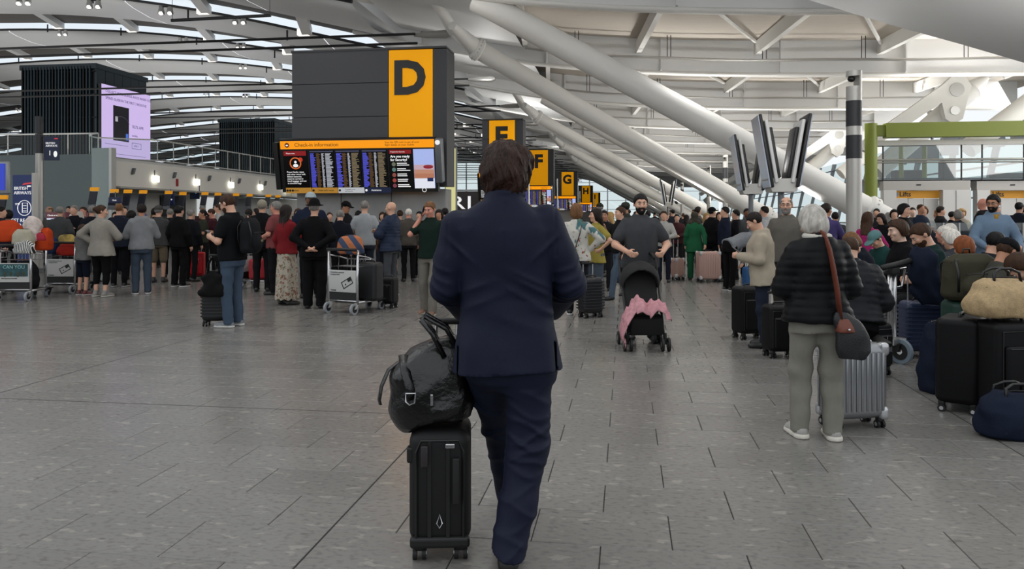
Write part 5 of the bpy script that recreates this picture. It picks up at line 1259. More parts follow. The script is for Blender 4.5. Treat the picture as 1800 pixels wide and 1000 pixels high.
def stripes(c1, c2, scale, axis, nm):
    m = bpy.data.materials.new(nm); m.use_nodes = True; nt = m.node_tree; N = nt.nodes; L = nt.links; tc = N.new('ShaderNodeTexCoord'); w = N.new('ShaderNodeTexWave'); w.bands_direction = axis; w.inputs['Scale'].default_value = scale; w.inputs['Distortion'].default_value = .8
    L.new(tc.outputs['Object'], w.inputs[0]); r = N.new('ShaderNodeValToRGB'); r.color_ramp.interpolation = 'CONSTANT'; r.color_ramp.elements[0].color = (*lin(c1), 1); r.color_ramp.elements[1].color = (*lin(c2), 1); r.color_ramp.elements[1].position = .5
    L.new(w.outputs[1] if len(w.outputs) > 1 else w.outputs[0], r.inputs[0]); L.new(r.outputs[0], N['Principled BSDF'].inputs['Base Color']); N['Principled BSDF'].inputs['Roughness'].default_value = .85; return m
softbag('striped_cloth', 'black and white striped cloth hanging over the trolley basket', 'cloth', PX(43, 446, 13.5), -.3, (.44, .16, .22), '#ccc', wr=.012, seed=7, zip_=False, mt=stripes('#d0d0cc', '#1a1a1a', 9, 'X', 'black_white_stripe'))
softbag('dark_holdall', 'dark holdall low on the overloaded trolley', 'bag', (PX(45, 500, 14.05)[0], 14.05, .185), 0, (.42, .4, .5), '#1a1b1f', seed=8)
softbag('red_bag', 'red and orange bag with yellow label on the second trolley', 'bag', PX(122, 449, 15.0), 0, (.46, .3, .24), '#8e231a', seed=9)
softbag('toy_bundle', 'green yellow and red toy bundle on the second trolley', 'toy', PX(118, 430, 15.2), 0, (.34, .22, .2), '#8a7a3a', seed=10, zip_=False, mt=mat('toy_colours', '#96803c', .7, vary=.6, vscale=7))
softbag('navy_bag', 'navy blue bag hanging at the left of the second trolley', 'bag', PX(93, 446, 15.1), 0, (.22, .26, .32), '#1c2d4e', seed=11)
softbag('black_holdall', 'black holdall low on the second trolley', 'bag', (g_(122, 15.3)[0], 15.35, .185), 0, (.42, .4, .48), '#0f1013', seed=12)
# loads on the middle trolley
x_, y_ = g_(640, 12.15); suitcase('tall black hard suitcase standing on the trolley with the card symbol board', *g_(651, 12.0), -.45, .36, .26, .60, '#17181a', 'hard', z=.185, wheels=False)
suitcase('smaller black suitcase beside the tall one on the card symbol trolley', *g_(682, 12.6), -.3, .30, .24, .50, '#131315', 'soft', z=.0)
softbag('striped_rucksack', 'blue rucksack with orange stripes lying on the middle trolley basket', 'bag', PX(616, 447, 12.1), -.5, (.44, .3, .30), '#33415c', seed=13, mt=stripes('#2d3a55', '#a8623a', 2.2, 'DIAGONAL', 'blue_orange_stripe'))
suitcase('red suitcase lying on a trolley behind the man with the backpack', g_(460, 15.95)[0], 15.95, .15, .48, .32, .42, '#9c1c28', 'hard', z=.2, wheels=False)
suitcase('small red suitcase standing in the queue behind the man in black', *g_(346, 18.5), .2, .36, .26, .64, '#a31c24', 'soft', .3)
# jeans man's case and tote
suitcase('black ribbed suitcase with raised handle beside the man in blue jeans', *g_(381, 10.55), .12, .36, .24, .60, '#141517', 'ribbed_h', .36, .4)
softbag('black_tote', 'limp black tote bag hung on the ribbed suitcase handle', 'bag', (g_(376, 10.3)[0], 10.3, .42), .1, (.34, .14, .34), '#0c0c0d', seed=14, wr=.012, handles=.18)
# centre: rose suitcases
suitcase('large rose-tan ribbed suitcase pulled by the woman in green', *g_(1245, 17.5), .1, .50, .30, .70, '#a98a80', 'ribbed_v', 0, .4, metal=.1)
suitcase('small rose-tan suitcase with raised handle near the woman in green', *g_(1191, 18.0), .6, .30, .22, .52, '#a08278', 'ribbed_v', .45, .4)
suitcase('black ribbed suitcase standing between the floral blouse and yellow shirt', *g_(1038, 11.4), .5, .34, .24, .60, '#15161a', 'ribbed_h', .2, .35)
# right group
suitcase('black soft suitcase standing by the woman in the cream jacket', *g_(1318, 9.45), .25, .38, .28, .64, '#101012', 'soft')
suitcase('black soft suitcase half hidden by the grey-haired woman', *g_(1372, 8.2), .1, .34, .26, .56, '#0e0e10', 'soft', .12)
suitcase('silver ribbed aluminium suitcase behind the grey-haired woman', *g_(1497, 5.5), .18, .42, .25, .60, '#8f9194', 'ribbed_v', .06, .32, metal=.75)
suitcase('large black suitcase with handle up, under the straw tote', *g_(1778, 5.75), .15, .50, .32, .72, '#0e0e10', 'soft', .2, gw=.17)
suitcase('large black suitcase standing edge-on beside the navy rucksack', *g_(1690, 6.0), .9, .46, .30, .72, '#0c0c0e', 'soft')
suitcase('navy blue finely ribbed suitcase with raised handle by the bench', *g_(1618, 8.2), -.05, .385, .26, .60, '#26304a', 'ribbed_h', .28, .35)
suitcase('dark green suitcase behind the olive rucksack', *g_(1700, 7.35), 0, .40, .28, .70, '#1d3a32', 'hard')
suitcase('black suitcase under the puffer jacket sleeve of the seated traveller', *g_(1522, 7.3), .3, .40, .28, .50, '#101113', 'soft')
softbag('navy_duffel', 'navy duffel bag lying on the floor at the right edge', 'bag', (*g_(1782, 5.25), 0), .1, (.50, .34, .30), '#141c2e', seed=15, handles=.06, q=.01)
softbag('navy_rucksack', 'slim navy rucksack leaning against the edge-on black suitcase', 'bag', (*g_(1647, 6.55), 0), .2, (.26, .28, .60), '#141b2b', seed=16, q=.01)
softbag('straw_tote', 'bulging straw-coloured tote bag on top of the large black suitcase', 'bag', (*g_(1760, 5.78), .747), .1, (.50, .34, .29), '#b59b72', seed=17, wr=.009, handles=.07, q=.009, mt=mat('woven_straw', '#b39a74', .8, bump=.5, bscale=140, vary=.15, vscale=30))
def rucksack(label, loc, rz, size, color, q=.012, tilt=0):
    w, d, h = size; o = empty('rucksack', loc, rz, label, 'bag'); o.rotation_euler = (tilt, 0, rz)
    m = mat('rucksack_nylon', color, .75, bump=.2, bscale=150, vary=.08, spec=.15)
    V = Vol((-w/2-.05, -d/2-.05, -.02), (w/2+.05, d/2+.05, h+.05), q); V.loft([0, h*.1, h*.5, h*.85, h], np.array([.42, .5, .5, .46, .3])*w, np.array([.4, .5, .5, .42, .2])*d, [0]*5, 0, 3); V.ell((0, -d*.5, h*.32), (w*.36, d*.28, h*.26), .02); V.wrinkle(.004, (14, 14, 11), w*30)
    link('bag_body', V.mesh('bag_body'), m, o)
    MB().tube([(-w*.34, -d*.62, h*.58), (0, -d*.66, h*.6), (w*.34, -d*.62, h*.58)], .006, 6).build('zip', BLACK, o); MB().tube([(-.04, d*.2, h*.97), (-.03, d*.2, h+.04), (.03, d*.2, h+.04), (.04, d*.2, h*.97)], .009, 7).build('grab_loop', BLACK, o, True)
    MB().tube([(-w*.42, -d*.3, h*.9), (-w*.46, -d*.55, h*.6), (-w*.44, -d*.5, h*.2)], .012, 6, flat=.3).build('side_strap', BLACK, o, True)
    for s in (-1, 1): MB().tube([(s*w*.25, d*.42, h*.92), (s*w*.33, d*.62, h*.75), (s*w*.33, d*.6, h*.4), (s*w*.28, d*.45, h*.12)], .024, 8, flat=.35).build('shoulder_strap', BLACK, o, True)
    MB().box((w*.12, -d*.76, h*.36), (.05, .01, .03)).build('brand_patch', mat('dull_patch', '#6b6448', .6), o)
    return o
rucksack('bulky olive rucksack standing on the bench between seated travellers', (*g_(1706, 7.3), .705), .1, (.52, .30, .44), '#3a382c')
# tall steel trolley on the right
o = empty('luggage_trolley', (*g_(1568, 7.9), 0), .5, 'steel trolley with single tall post and black handle by the silver suitcase', 'trolley', 'airport luggage trolleys')
for s in (-.035, .035): MB().tube([(s, 0, .2), (s, .0, .6), (s, 0, .92)], .024, 10).build('post', CHROME, o, True)
MB().tube([(-.24, -.06, .98), (0, -.03, 1.0), (.26, -.07, 1.05)], .03, 10).build('handle_bar', RUB, o, True); MB().tube([(-.22, 0, .94), (-.22, .02, .80), (-.2, .02, .76), (.18, .02, .76), (.2, .02, .8), (.22, 0, .96)], .014, 8, closed=True).build('handle_loop', CHROME, o, True)
MB().rbox((0, 0, .94), (.14, .1, .08), .02).build('handle_bracket', RUB, o, 40); MB().box((0, -.04, .22), (.2, .1, .06)).build('post_foot', STEEL, o); MB().tube([(0, .0, .2), (-.3, .1, .19), (-.7, .2, .17)], .03, 8).build('base_rail', RUB, o, True)
for dx, dy in ((.0, -.1), (.08, .12)):
    w = MB().cyl((dx-.02, dy, .125), (dx+.02, dy, .125), .125, n=24).build('wheel', mat('blue_grey_tyre', '#6f7d88', .6), o, 40); w.rotation_euler = (0, 0, 0); MB().cyl((dx-.024, dy, .125), (dx+.024, dy, .125), .085, n=20).build('hub', RUB, w, 40); MB().cyl((dx-.027, dy, .125), (dx+.027, dy, .125), .03, n=12).build('axle_cap', CHROME, w, 40)
MB().prism([(-.05, -.12, .2), (-.05, .14, .2), (-.05, .12, .12), (-.05, -.1, .12)], (.1, 0, 0)).build('wheel_guard', RUB, o)
# stroller and pink blanket
sx_, sy_ = g_(1131, 8.75)
o = empty('stroller', (sx_, sy_, 0), 0, 'black folding stroller with double front wheels pushed by the bearded man', 'stroller')
for s in (-1, 1):
    T_ = lambda p, r, nm: MB().tube(p, r, 8).build(nm, RUB, o, True)
    T_([(s*.2, -.2, .12), (s*.2, -.1, .3), (s*.215, .25, .72), (s*.22, .45, 1.02)], .013, 'frame_tube'); T_([(s*.2, -.08, .33), (s*.21, .25, .1)], .012, 'rear_leg'); T_([(s*.215, .43, .99), (s*.19, .52, 1.05), (s*.17, .55, 1.05)], .02, 'handle_grip')
    for yy in (-.22, .27):
        for q in (-.035, .035): w = MB().cyl((s*.21+q-.012, yy, .075), (s*.21+q+.012, yy, .075), .075, n=18).build('wheel', RUB, o, 40); MB().cyl((s*.21+q-.014, yy, .075), (s*.21+q+.014, yy, .075), .03, n=10).build('hub', GREYM, w, 40)
        MB().cyl((s*.21, yy, .075), (s*.21, yy+.02, .2), .014, n=8).build('wheel_fork', RUB, o, 40)
FAB = mat('black_stroller_cloth', '#0b0b0d', .8, bump=.1, bscale=200)
MB().rbox((0, -.04, .36), (.38, .34, .06), .025, 3).build('seat', FAB, o, True); MB().rbox((0, -.22, .27), (.36, .03, .2), .012, 2, Matrix.Rotation(.3, 3, 'X')).build('leg_rest', FAB, o, True)
MB().rbox((0, .22, .66), (.38, .05, .62), .02, 3, Matrix.Rotation(-.42, 3, 'X')).build('backrest', FAB, o, True); MB().rbox((0, -.1, .17), (.38, .02, .02), .005, 1).build('foot_bar', RUB, o)
V = Vol((-.27, -.05, .6), (.27, .5, 1.05), .014); V.ell((0, .27, .74), (.235, .24, .24), 0); V.ell((0, .16, .66), (.20, .3, .22), .01, 'c'); V.cut(lambda X, Y, Z: .66-Z+0*X+0*Y); link('canopy', V.mesh('canopy'), FAB, o)
MB().rbox((0, .16, .22), (.34, .28, .12), .04, 3).build('storage_basket', FAB, o, True)
def drape(path, y0, y1, nu=44, nv=18, th=.012, seed=0.):
    """folded cloth following an x-z path, with thickness"""
    pa = np.array(path); L_ = np.r_[0, np.cumsum(np.hypot(*np.diff(pa, axis=0).T))]; us = np.linspace(0, L_[-1], nu)
    px = np.interp(us, L_, pa[:, 0]); pz = np.interp(us, L_, pa[:, 1]); ker = np.array([1, 2, 3, 2, 1])/9
    px = np.convolve(np.pad(px, 2, mode='edge'), ker, 'valid'); pz = np.convolve(np.pad(pz, 2, mode='edge'), ker, 'valid'); vs = []
    for side in (0, 1):
        for i in range(nu):
            for k in range(nv):
                q = k/(nv-1); y = y0+(y1-y0)*q + .02*math.sin(us[i]*19+seed); fo = .018*math.sin(us[i]*34+5*q+seed)+.012*math.sin(us[i]*61-7*q+2*seed)+.010*math.sin(23*q+9*us[i])
                vs.append((px[i]+.6*fo*(1-q), y+.3*fo, pz[i]+fo-.07*(1-q)**3+.05*math.sin(PI*q)-side*th))
    n = nu*nv; fs = []
    for i in range(nu-1):
        for k in range(nv-1):
            a = i*nv+k; fs += [(a, a+nv, a+nv+1, a+1), (n+a, n+a+1, n+a+nv+1, n+a+nv)]
    for i in range(nu-1):
        for k in (0, nv-1): a = i*nv+k; fs.append((a, n+a, n+a+nv, a+nv) if k == 0 else (a, a+nv, n+a+nv, n+a))
    for k in range(nv-1):
        for i in (0, nu-1): a = i*nv+k; fs.append((a, a+1, n+a+1, n+a) if i == 0 else (a, n+a, n+a+1, a+1))
    mb = MB(); mb.add(vs, fs); return mb
FLEECE = mat('pink_fleece', '#b9878e', .95, bump=.4, bscale=110, vary=.16, vscale=22, spec=.1)
bl = drape([(-.255, .11), (-.275, .22), (-.25, .35), (-.18, .45), (-.10, .56), (-.04, .52), (.02, .46), (.08, .52), (.15, .52), (.21, .46), (.245, .39)], -.33, .02).build('pink_blanket', FLEECE, None, True, (sx_, sy_, 0)); tag(bl, 'pink blanket with white flecks draped over the front of the stroller', 'blanket')
# benches under the seated travellers
def bench(label, x, y, n, rz, back=True):
    o = empty('bench', (x, y, 0), rz, label, 'bench', 'black waiting benches on the right')
    MB().box((0, 0, .31), (n*.62, .06, .06)).build('beam', GREYM, o)
    for k in range(n):
        a = -n*.31+.31+.62*k; MB().rbox((a, -.02, .372), (.54, .46, .05), .02, 2).build('seat', BLACK, o, 40); back and MB().rbox((a, .30, .66), (.54, .04, .46), .015, 2, Matrix.Rotation(-.15, 3, 'X')).build('backrest', BLACK, o, 40)
    for a in (-n*.31+.3, n*.31-.3):
        MB().rbox((a, 0, .17), (.06, .06, .28), .01, 1).build('leg', GREYM, o); MB().rbox((a, 0, .02), (.07, .5, .04), .01, 1).build('foot', GREYM, o)
    return o
# ================================================================== THE PEOPLE IN THE HALL
def who(label, u, vt, d, face, top, bottom, hair, **k):
    h = k.pop('h', None) or (CAMZ+(HV-vt)/F*d)/1.008
    q = k.pop('q', None); q = max(q, .0115) if q and d > 11 else q or (.0115 if d < 12.8 else .016 if d < 15.8 else .024 if d < 19.5 else .034)
    x, y = g_(u, d); return person(label, x, y, face, h=h, top=top, bottom=bottom, hair=hair, q=q, **k)
def floral(nm, base, cols, scale):
    m = bpy.data.materials.new(nm); m.use_nodes = True; nt = m.node_tree; N = nt.nodes; L = nt.links; b = N['Principled BSDF']; b.inputs['Roughness'].default_value = .85
    tc = N.new('ShaderNodeTexCoord'); src = None
    for k, (c, th, sc, stv) in enumerate(cols):
        mp = N.new('ShaderNodeMapping'); mp.inputs['Location'].default_value = (k*3.1, k*1.7, k*.9); mp.inputs['Scale'].default_value = stv; mp.inputs['Rotation'].default_value = (.3*k, .5*k, .4); L.new(tc.outputs['Object'], mp.inputs[0])
        n = N.new('ShaderNodeTexNoise'); n.inputs['Scale'].default_value = sc; n.inputs['Detail'].default_value = 1.5; L.new(mp.outputs[0], n.inputs[0])
        r = N.new('ShaderNodeValToRGB'); r.color_ramp.elements[0].position = th; r.color_ramp.elements[1].position = th+.03; L.new(n.outputs[0], r.inputs[0])
        mx = N.new('ShaderNodeMix'); mx.data_type = 'RGBA'; mx.inputs[7].default_value = (*lin(c), 1); L.new(r.outputs[0], mx.inputs[0])
        if src is None: mx.inputs[6].default_value = (*lin(base), 1)
        else: L.new(src, mx.inputs[6])
        src = mx.outputs[2]
    L.new(src, b.inputs['Base Color']); return m
def phone(label, info, p, rot=(0, 0, 0)):
    o = MB().rbox((0, 0, 0), (.074, .009, .15), .004, 2).build('phone', BLACK, None, 40); M = world(info, p); o.location = M; o.rotation_euler = rot
    MB().box((0, -.0052, 0), (.066, .001, .138)).build('phone_display', mat('phone_glass', '#2a3038', .1), o)
    return tag(o, label, 'phone')
def case_rot(face, pitch=0): return (math.radians(pitch), 0, math.radians(face))
def worn_pack(label, info, color, size=(.32, .18, .46), z=1.12, dy=-.215):
    o = rucksack(label, (0, 0, 0), 0, size, color, .011); b = info['body']; f = math.degrees(b.rotation_euler.z)
    p = world(info, info['L']((0, dy, z-.02))); o.location = p; o.rotation_euler = (0, 0, b.rotation_euler.z)
    return o
B_ = '#17181b'; W_ = '#b9bcbd'
# ---- the grey-haired woman and neighbours, right
lady = who('woman with silver bob in black quilted jacket and grey trousers', 1437, 372, 5.2, -4, ('puffer', '#15161a', .865), ('trousers', '#908d82', 1.2), ('bob', 'silver'), wr=.0055, q=.0085, h=1.58, fem=True, build=1.12, arms='phone', head=(12, 26), lean=3, shk=1.16, shoes='#9a9894', sole='#c9c4ba', legs=('relax', 'stand'))
MB().tube([tuple(lady['L']((.085*math.cos(t), -.02+.07*math.sin(t), 1.51+.01*math.sin(t)))) for t in np.linspace(0, 2*PI, 20, endpoint=False)], .022, 8, closed=True).build('white_scarf', mat('white_scarf', '#bdb9b0', .9), lady['body'], True)
o = empty('shoulder_bag', (*g_(1497, 5.0), 0), 0, 'black slouchy shoulder bag with broad brown leather strap on the silver-haired woman', 'bag')
BRN = mat('brown_leather', '#6a3424', .5, bump=.1)
V = Vol((-.14, -.1, .55), (.16, .12, .92), .009); V.loft([.57, .62, .72, .82, .88], [.085, .105, .11, .085, .04], [.05, .06, .055, .04, .02], [0]*5, 0, 2.6, xs=[.0, .01, .0, -.03, -.06]); V.wrinkle(.006, (20, 18, 14), 1.1); link('bag_body', V.mesh('bag_body'), mat('black_canvas_bag', '#121317', .5, bump=.2, bscale=120), o)
V = Vol((-.12, -.12, .68), (.04, .02, .86), .008); V.loft([.745, .78, .84], [.06, .055, .04], [.055, .05, .03], [-.01, -.01, 0], 0, 3, xs=[-.045, -.05, -.06]); link('flap', V.mesh('flap'), BRN, o); MB().ell((-.045, -.072, .77), (.008, .006, .008), 8, 6).build('stud', CHROME, o)
MB().tube([(-.075, .0, .84), (-.1, -.02, 1.0), (-.115, .005, 1.15), (-.125, .05, 1.28), (-.13, .11, 1.36), (-.135, .19, 1.375), (-.14, .25, 1.34)], .042, 8, flat=.22).build('strap', BRN, o, True)
p = who('woman with short dark hair in cream jacket looking at her phone', 1342, 382, 8.8, 68, ('jacket', '#b8ab94', .80), ('jeans', '#232d48'), ('short', 'dark'), fem=True, build=1.1, arms='phone', head=(0, 26), lean=5, skin='light', h=1.56)
phone('phone held by the woman in the cream jacket', p, (.02, .33*p['s'], 1.23*p['s']), (math.radians(-50), 0, math.radians(68)))
who('older bald man with glasses and grey beard in taupe jacket', 1382, 345, 10.6, 150, ('jacket', '#6d675e'), ('trousers', '#3b3833'), ('balding', 'grey'), beard='grey', glasses=True, skin='light', head=(5, 0))
who('woman in pale striped shirt and black trousers bending over a suitcase', 1283, 372, 15.4, -72, ('shirt', '#8f949b'), ('trousers', '#0f0f11'), ('tail', 'dark'), h=1.72, lean=72, arms='hang', fem=True, head=(0, -20), sole='#b0b0b0', q=.016)
suitcase('blue and black suitcase under the bending woman in the striped shirt', *g_(1322, 14.9), .1, .34, .24, .52, '#1d4a78', 'hard', .28)
who('staff member in purple vest over white shirt, back turned', 1452, 357, 13.2, -28, ('shirt', mat('white_purple_vest', '#352a5e', .8)), ('trousers', '#20222c'), ('short', 'dark'), arms='hold', skin='tan', head=(-30, 0))
who('woman with long brown hair in hot pink top', 1526, 372, 12.2, -50, ('long', '#c41f72'), ('trousers', '#1d1c22'), ('long', 'brown'), fem=True, arms='hold')
who('man in blue denim shirt with mustard neckerchief and glasses leaning on rail', 1745, 341, 11.3, 168, ('shirt', '#6f8aa8'), ('jeans', '#2d3b52'), ('short', 'black'), beard='black', glasses=True, skin='tan', arms=('rail', 'rail'), head=(-38, 6), lean=4, build=1.1)
dm = [o for o in COL.objects if o.get('label', '').startswith('man in blue denim')][0]; 
MB().tube([tuple(LASTP['L']((.07*math.cos(t), -.005+.07*math.sin(t), 1.485-.02*math.sin(t)))) for t in np.linspace(0, 2*PI, 18, endpoint=False)], .02, 8, closed=True).ell(tuple(LASTP['L']((0, .09, 1.42))), (.035, .02, .06), 10, 6).build('neckerchief', cloth('#b8862a'), dm, True)
MB().cyl((0, 0, 0), (0, 0, 0.01), .01, n=6) if False else None
sc = who('person in black top with dark rucksack standing in the lift queue', 1590, 358, 14.2, -140, ('jacket', '#17181c'), ('trousers', '#17181c'), ('full', 'black'), q=.018)
who('white-haired man in dark jacket bending forward behind the seats', 1605, 385, 11.8, -84, ('jacket', '#171b28'), ('trousers', '#22242a'), ('thin', 'white'), h=1.76, lean=68, arms='hang', skin='red', head=(0, -30), q=.015)
for (u, vt, d, face, top, bot, hair, lb, kw) in (
    (1557, 373, 15.5, 120, ('jacket', '#1a1a1e'), ('trousers', '#202024'), ('long', 'dark'), 'young woman with dark hair bent forward beside the pink top', dict(fem=True, lean=15)),
    (1572, 368, 17.5, 160, ('long', '#22232a'), ('trousers', '#202024'), ('full', 'black'), 'person in black between the pink top and the dark rucksack', {}),
    (1604, 364, 20, 165, ('tee', '#3a3a40'), ('trousers', '#202024'), ('short', 'dark'), 'man with sunlit face just right of the dark rucksack wearer', dict(skin='pale')),
    (1624, 362, 19, 150, ('tee', '#c5c5c2'), ('trousers', '#202024'), ('full', 'lightbrown'), 'sunlit young man in white top before the lift doors', {}),
    (1654, 362, 19, -100, ('jacket', '#26282c'), ('trousers', '#202024'), ('short', 'dark'), 'man in profile facing right before the lift jamb', {}),
    (1674, 371, 20, -80, ('jacket', '#1b1c20'), ('trousers', '#202024'), ('short', 'black'), 'short dark-haired person left of the blond curls', {}),
    (1691, 367, 20.3, 170, ('blouse', '#c2b7a2'), ('trousers', '#202024'), ('curly', 'blond'), 'person with pale blond curly hair near the lift jamb', dict(fem=True)),
    (1727, 348, 18, 40, ('jacket', '#1d1c20'), ('trousers', '#202024'), ('bald', 'grey'), 'bald man standing just behind the denim shirt', dict(skin='red')),
    (1792, 355, 18, -60, ('jacket', '#1c2230'), ('trousers', '#202024'), ('short', 'black'), 'man in dark jacket facing right under the second Lifts sign', {}),
    (1541, 366, 21, 140, ('long', '#2a2a30'), ('trousers', '#202024'), ('short', 'black'), 'dark-haired head beside the green column foot', {}),
    (1468, 372, 16, -20, ('jacket', '#4a4c52'), ('trousers', '#202024'), ('short', 'dark'), 'person in grey jacket between the purple vest and the pole', {}),
    (1343, 362, 17.5, 60, ('shirt', '#bcbec0'), ('trousers', '#202024'), ('short', 'dark'), 'man in white shirt left of the bald man with glasses', {})):
    who(lb, u, vt, d, face, top, bot, hair, **kw)
# ---- seated travellers, right
def seat(label, u, d, face, top, bottom, hair, **k):
    x, y = g_(u, d); h = k.pop('h', 1.74); bk = k.pop('bk', True); q = k.pop('q', .0115)
    r = person(label, x, y, face, h=h, sit=.45, top=top, bottom=bottom, hair=hair, q=q, **k)
    f = math.radians(face); b = bench('single black bench seat under the %s' % k.get('who', label.split(' with')[0].split(' in ')[0]+' at %s' % label.split()[-1]), x, y, 1, f+PI, bk); return r, b
def seat_(label, blabel, *a, **k):
    r, b = seat(label, *a, **k); b['label'] = blabel; return r
seat_('seated traveller in charcoal quilted jacket behind the silver-haired woman', 'seat hidden behind the silver-haired woman', 1502, 7.0, -12, ('puffer', '#24262b'), ('trousers', '#15161a'), ('buzz', 'brown'), lean=14, arms='lap', build=1.15, head=(0, 15), bk=False)
seat_('seated woman with blond-brown hair leaning on her hand near the thick pole', 'seat under the blond-brown-haired woman by the thick pole', 1536, 10.4, 60, ('long', '#161c2c'), ('jeans', '#262b36'), ('bob', 'lightbrown'), fem=True, lean=22, arms=('lap', 'up'), head=(0, 15))
seat_('seated person in turquoise cap and teal top looking down', 'seat under the turquoise cap wearer', 1562, 11.3, 110, ('tee', '#1d4a48'), ('trousers', '#1c1d20'), ('cap', 'brown', '#5e8f90'), lean=18, arms='phone', head=(0, 22))
seat_('seated woman in black with short tousled brown hair facing left', 'seat under the woman in black with tousled hair', 1594, 9.6, 88, ('long', '#101013'), ('trousers', '#121215'), ('full', 'brown'), fem=True, lean=8, arms='lap', skin='pale', head=(4, 4), h=1.9)
seat_('seated bearded man in dark green T-shirt looking down', 'seat under the bearded man in green', 1655, 8.75, 84, ('tee', '#173230'), ('trousers', '#1c1d20'), ('short', 'brown'), beard='brown', lean=14, arms='phone', head=(0, 22), h=1.9)
seat_('seated person with pinkish balding head behind the bearded man in green', 'seat under the balding traveller', 1668, 10.8, 30, ('jacket', '#2a2a30'), ('trousers', '#1c1d20'), ('buzz', 'white'), skin='red', lean=6, h=1.78)
seat_('seated person with fluffy white hair behind the olive rucksack', 'seat under the white-haired traveller', 1686, 9.6, 10, ('jacket', '#3d4148'), ('trousers', '#1c1d20'), ('full', 'white'), lean=10, head=(20, 10))
seat_('seated man with greying black hair facing right', 'seat under the man with greying black hair', 1727, 8.6, -85, ('long', '#23252c'), ('trousers', '#1c1d20'), ('short', 'black'), lean=12, arms='lap', head=(0, 10))
seat_('seated person with reddish brown hair just above the olive rucksack', 'seat under the reddish-brown-haired traveller', 1712, 8.0, 0, ('long', '#2a2420'), ('trousers', '#1c1d20'), ('full', 'ginger'), lean=16, fem=True, h=1.7)
seat_('seated woman in black cap and tan vest top looking down to the right', 'seat under the black cap wearer', 1736, 7.1, -70, ('tank', '#4b4a42'), ('trousers', '#1c1d20'), ('cap', 'brown', '#15161b'), fem=True, lean=18, arms='phone', head=(0, 20), skin='tan', bk=False)
seat_('seated woman with brown hair bowed low at the right edge', 'seat at the right edge behind the straw tote', 1898, 6.5, 60, ('long', '#2b2421'), ('trousers', '#1c1d20'), ('full', 'brown'), fem=True, lean=34, arms='lap', head=(0, 30))
# navy coat hung over raised handle of the blue suitcase
V = Vol((-.26, -.16, .55), (.26, .16, 1.22), .0115); V.loft([.58, .7, .9, 1.1, 1.18], [.10, .15, .17, .14, .06], [.05, .07, .08, .07, .03], [0]*5, 0, 2.4, xs=[.1, .07, .02, 0, 0]); V.wrinkle(.014, (26, 20, 7), 3.3)
o = link('draped_coat', V.mesh('draped_coat'), cloth('#1a2338'), None, (*g_(1622, 7.95), 0)); tag(o, 'navy coat hung over the blue ribbed suitcase handle', 'coat')
# ---- the bearded man with the stroller, people round him
p = who('bearded man in dark grey polo shirt pushing a black stroller towards us', 1126, 340, 9.45, 180, ('polo', '#46474b'), ('trousers', '#1c1d20'), ('short', 'black'), beard='black', arms='push', build=1.18, legs=('fwd', 'stand'), q=.0095, skin='light', shoes='#18191c', head=(0, 4))
p = who('woman in white blouse with green leaf print, hand on hip', 1014, 357, 11.7, -12, ('blouse', floral('leaf_print', '#b9b6ae', (('#3d6266', .57, 9, (1, 1, .45)), ('#8a3d36', .66, 17, (1, 1, 1)), ('#4f6a4c', .68, 12, (1, .5, 1))), 9)), ('jeans', '#1c1f2a'), ('bob', 'lightbrown'), fem=True, build=1.1, arms=('down', 'hip'), head=(-8, 0), sole='#bbb')
o = empty('crossbody_bag', world(p, (-.08, -.2, .92)), 0, 'small black crossbody bag on the woman in the leaf print blouse', 'bag'); MB().rbox((0, 0, 0), (.2, .08, .2), .03, 3).build('bag_body', BLACK, o, True); MB().tube([(.08, .02, .09), (.16, .0, .35), (.2, .12, .55)], .008, 6).build('strap', BLACK, o)
who('woman in bright yellow T-shirt with sunglasses pushed up in her hair', 1047, 366, 12.6, 118, ('tee', '#a8963a', .80), ('jeans', '#46586c', 1.4), ('long', 'dark'), fem=True, arms=('hip', 'down'), head=(-20, 0))
who('man in black jacket facing us between the yellow shirt and the phone caller', 1062, 369, 15.5, 170, ('jacket', '#1b1a1e'), ('trousers', '#1c1d22'), ('short', 'black'), arms='hold', skin='tan')
p = who('man in black T-shirt and jeans lifting a phone, behind the stroller man', 1090, 363, 13.9, 110, ('tee', '#15161b'), ('jeans', '#46607e'), ('short', 'brown'), arms=('down', 'up'), legs=('fwd', 'back'), shoes='#101012')
who('person in grey-green cap behind the phone caller', 1099, 355, 17.2, 30, ('jacket', '#3a3e3a'), ('trousers', '#1c1d22'), ('cap', 'dark', '#3f423d'), skin='tan')
who('person in dark flat cap above the yellow shirt', 1054, 357, 20, 20, ('jacket', '#2c2b28'), ('trousers', '#1c1d22'), ('cap', 'grey', '#33352f'))
who('woman with blond hair in profile left of the phone caller', 1072, 372, 19, 60, ('long', '#4d4a46'), ('trousers', '#1c1d22'), ('long', 'blond'), fem=True)
who('man in white shirt and dark lanyard right of the stroller man', 1167, 370, 17.5, 165, ('shirt', '#b5b3ae'), ('trousers', '#1d2133'), ('short', 'brown'), arms='hold')
who('woman in emerald green suit and olive headscarf walking away', 1221, 372, 18.1, -12, ('tunic', '#1e6b43', .72), ('trousers', '#1e6b43', 1.3), ('scarf', 'dark', '#4a463a'), fem=True, arms=('down', 'pull'), q=.018, legs=('stand', 'back'))
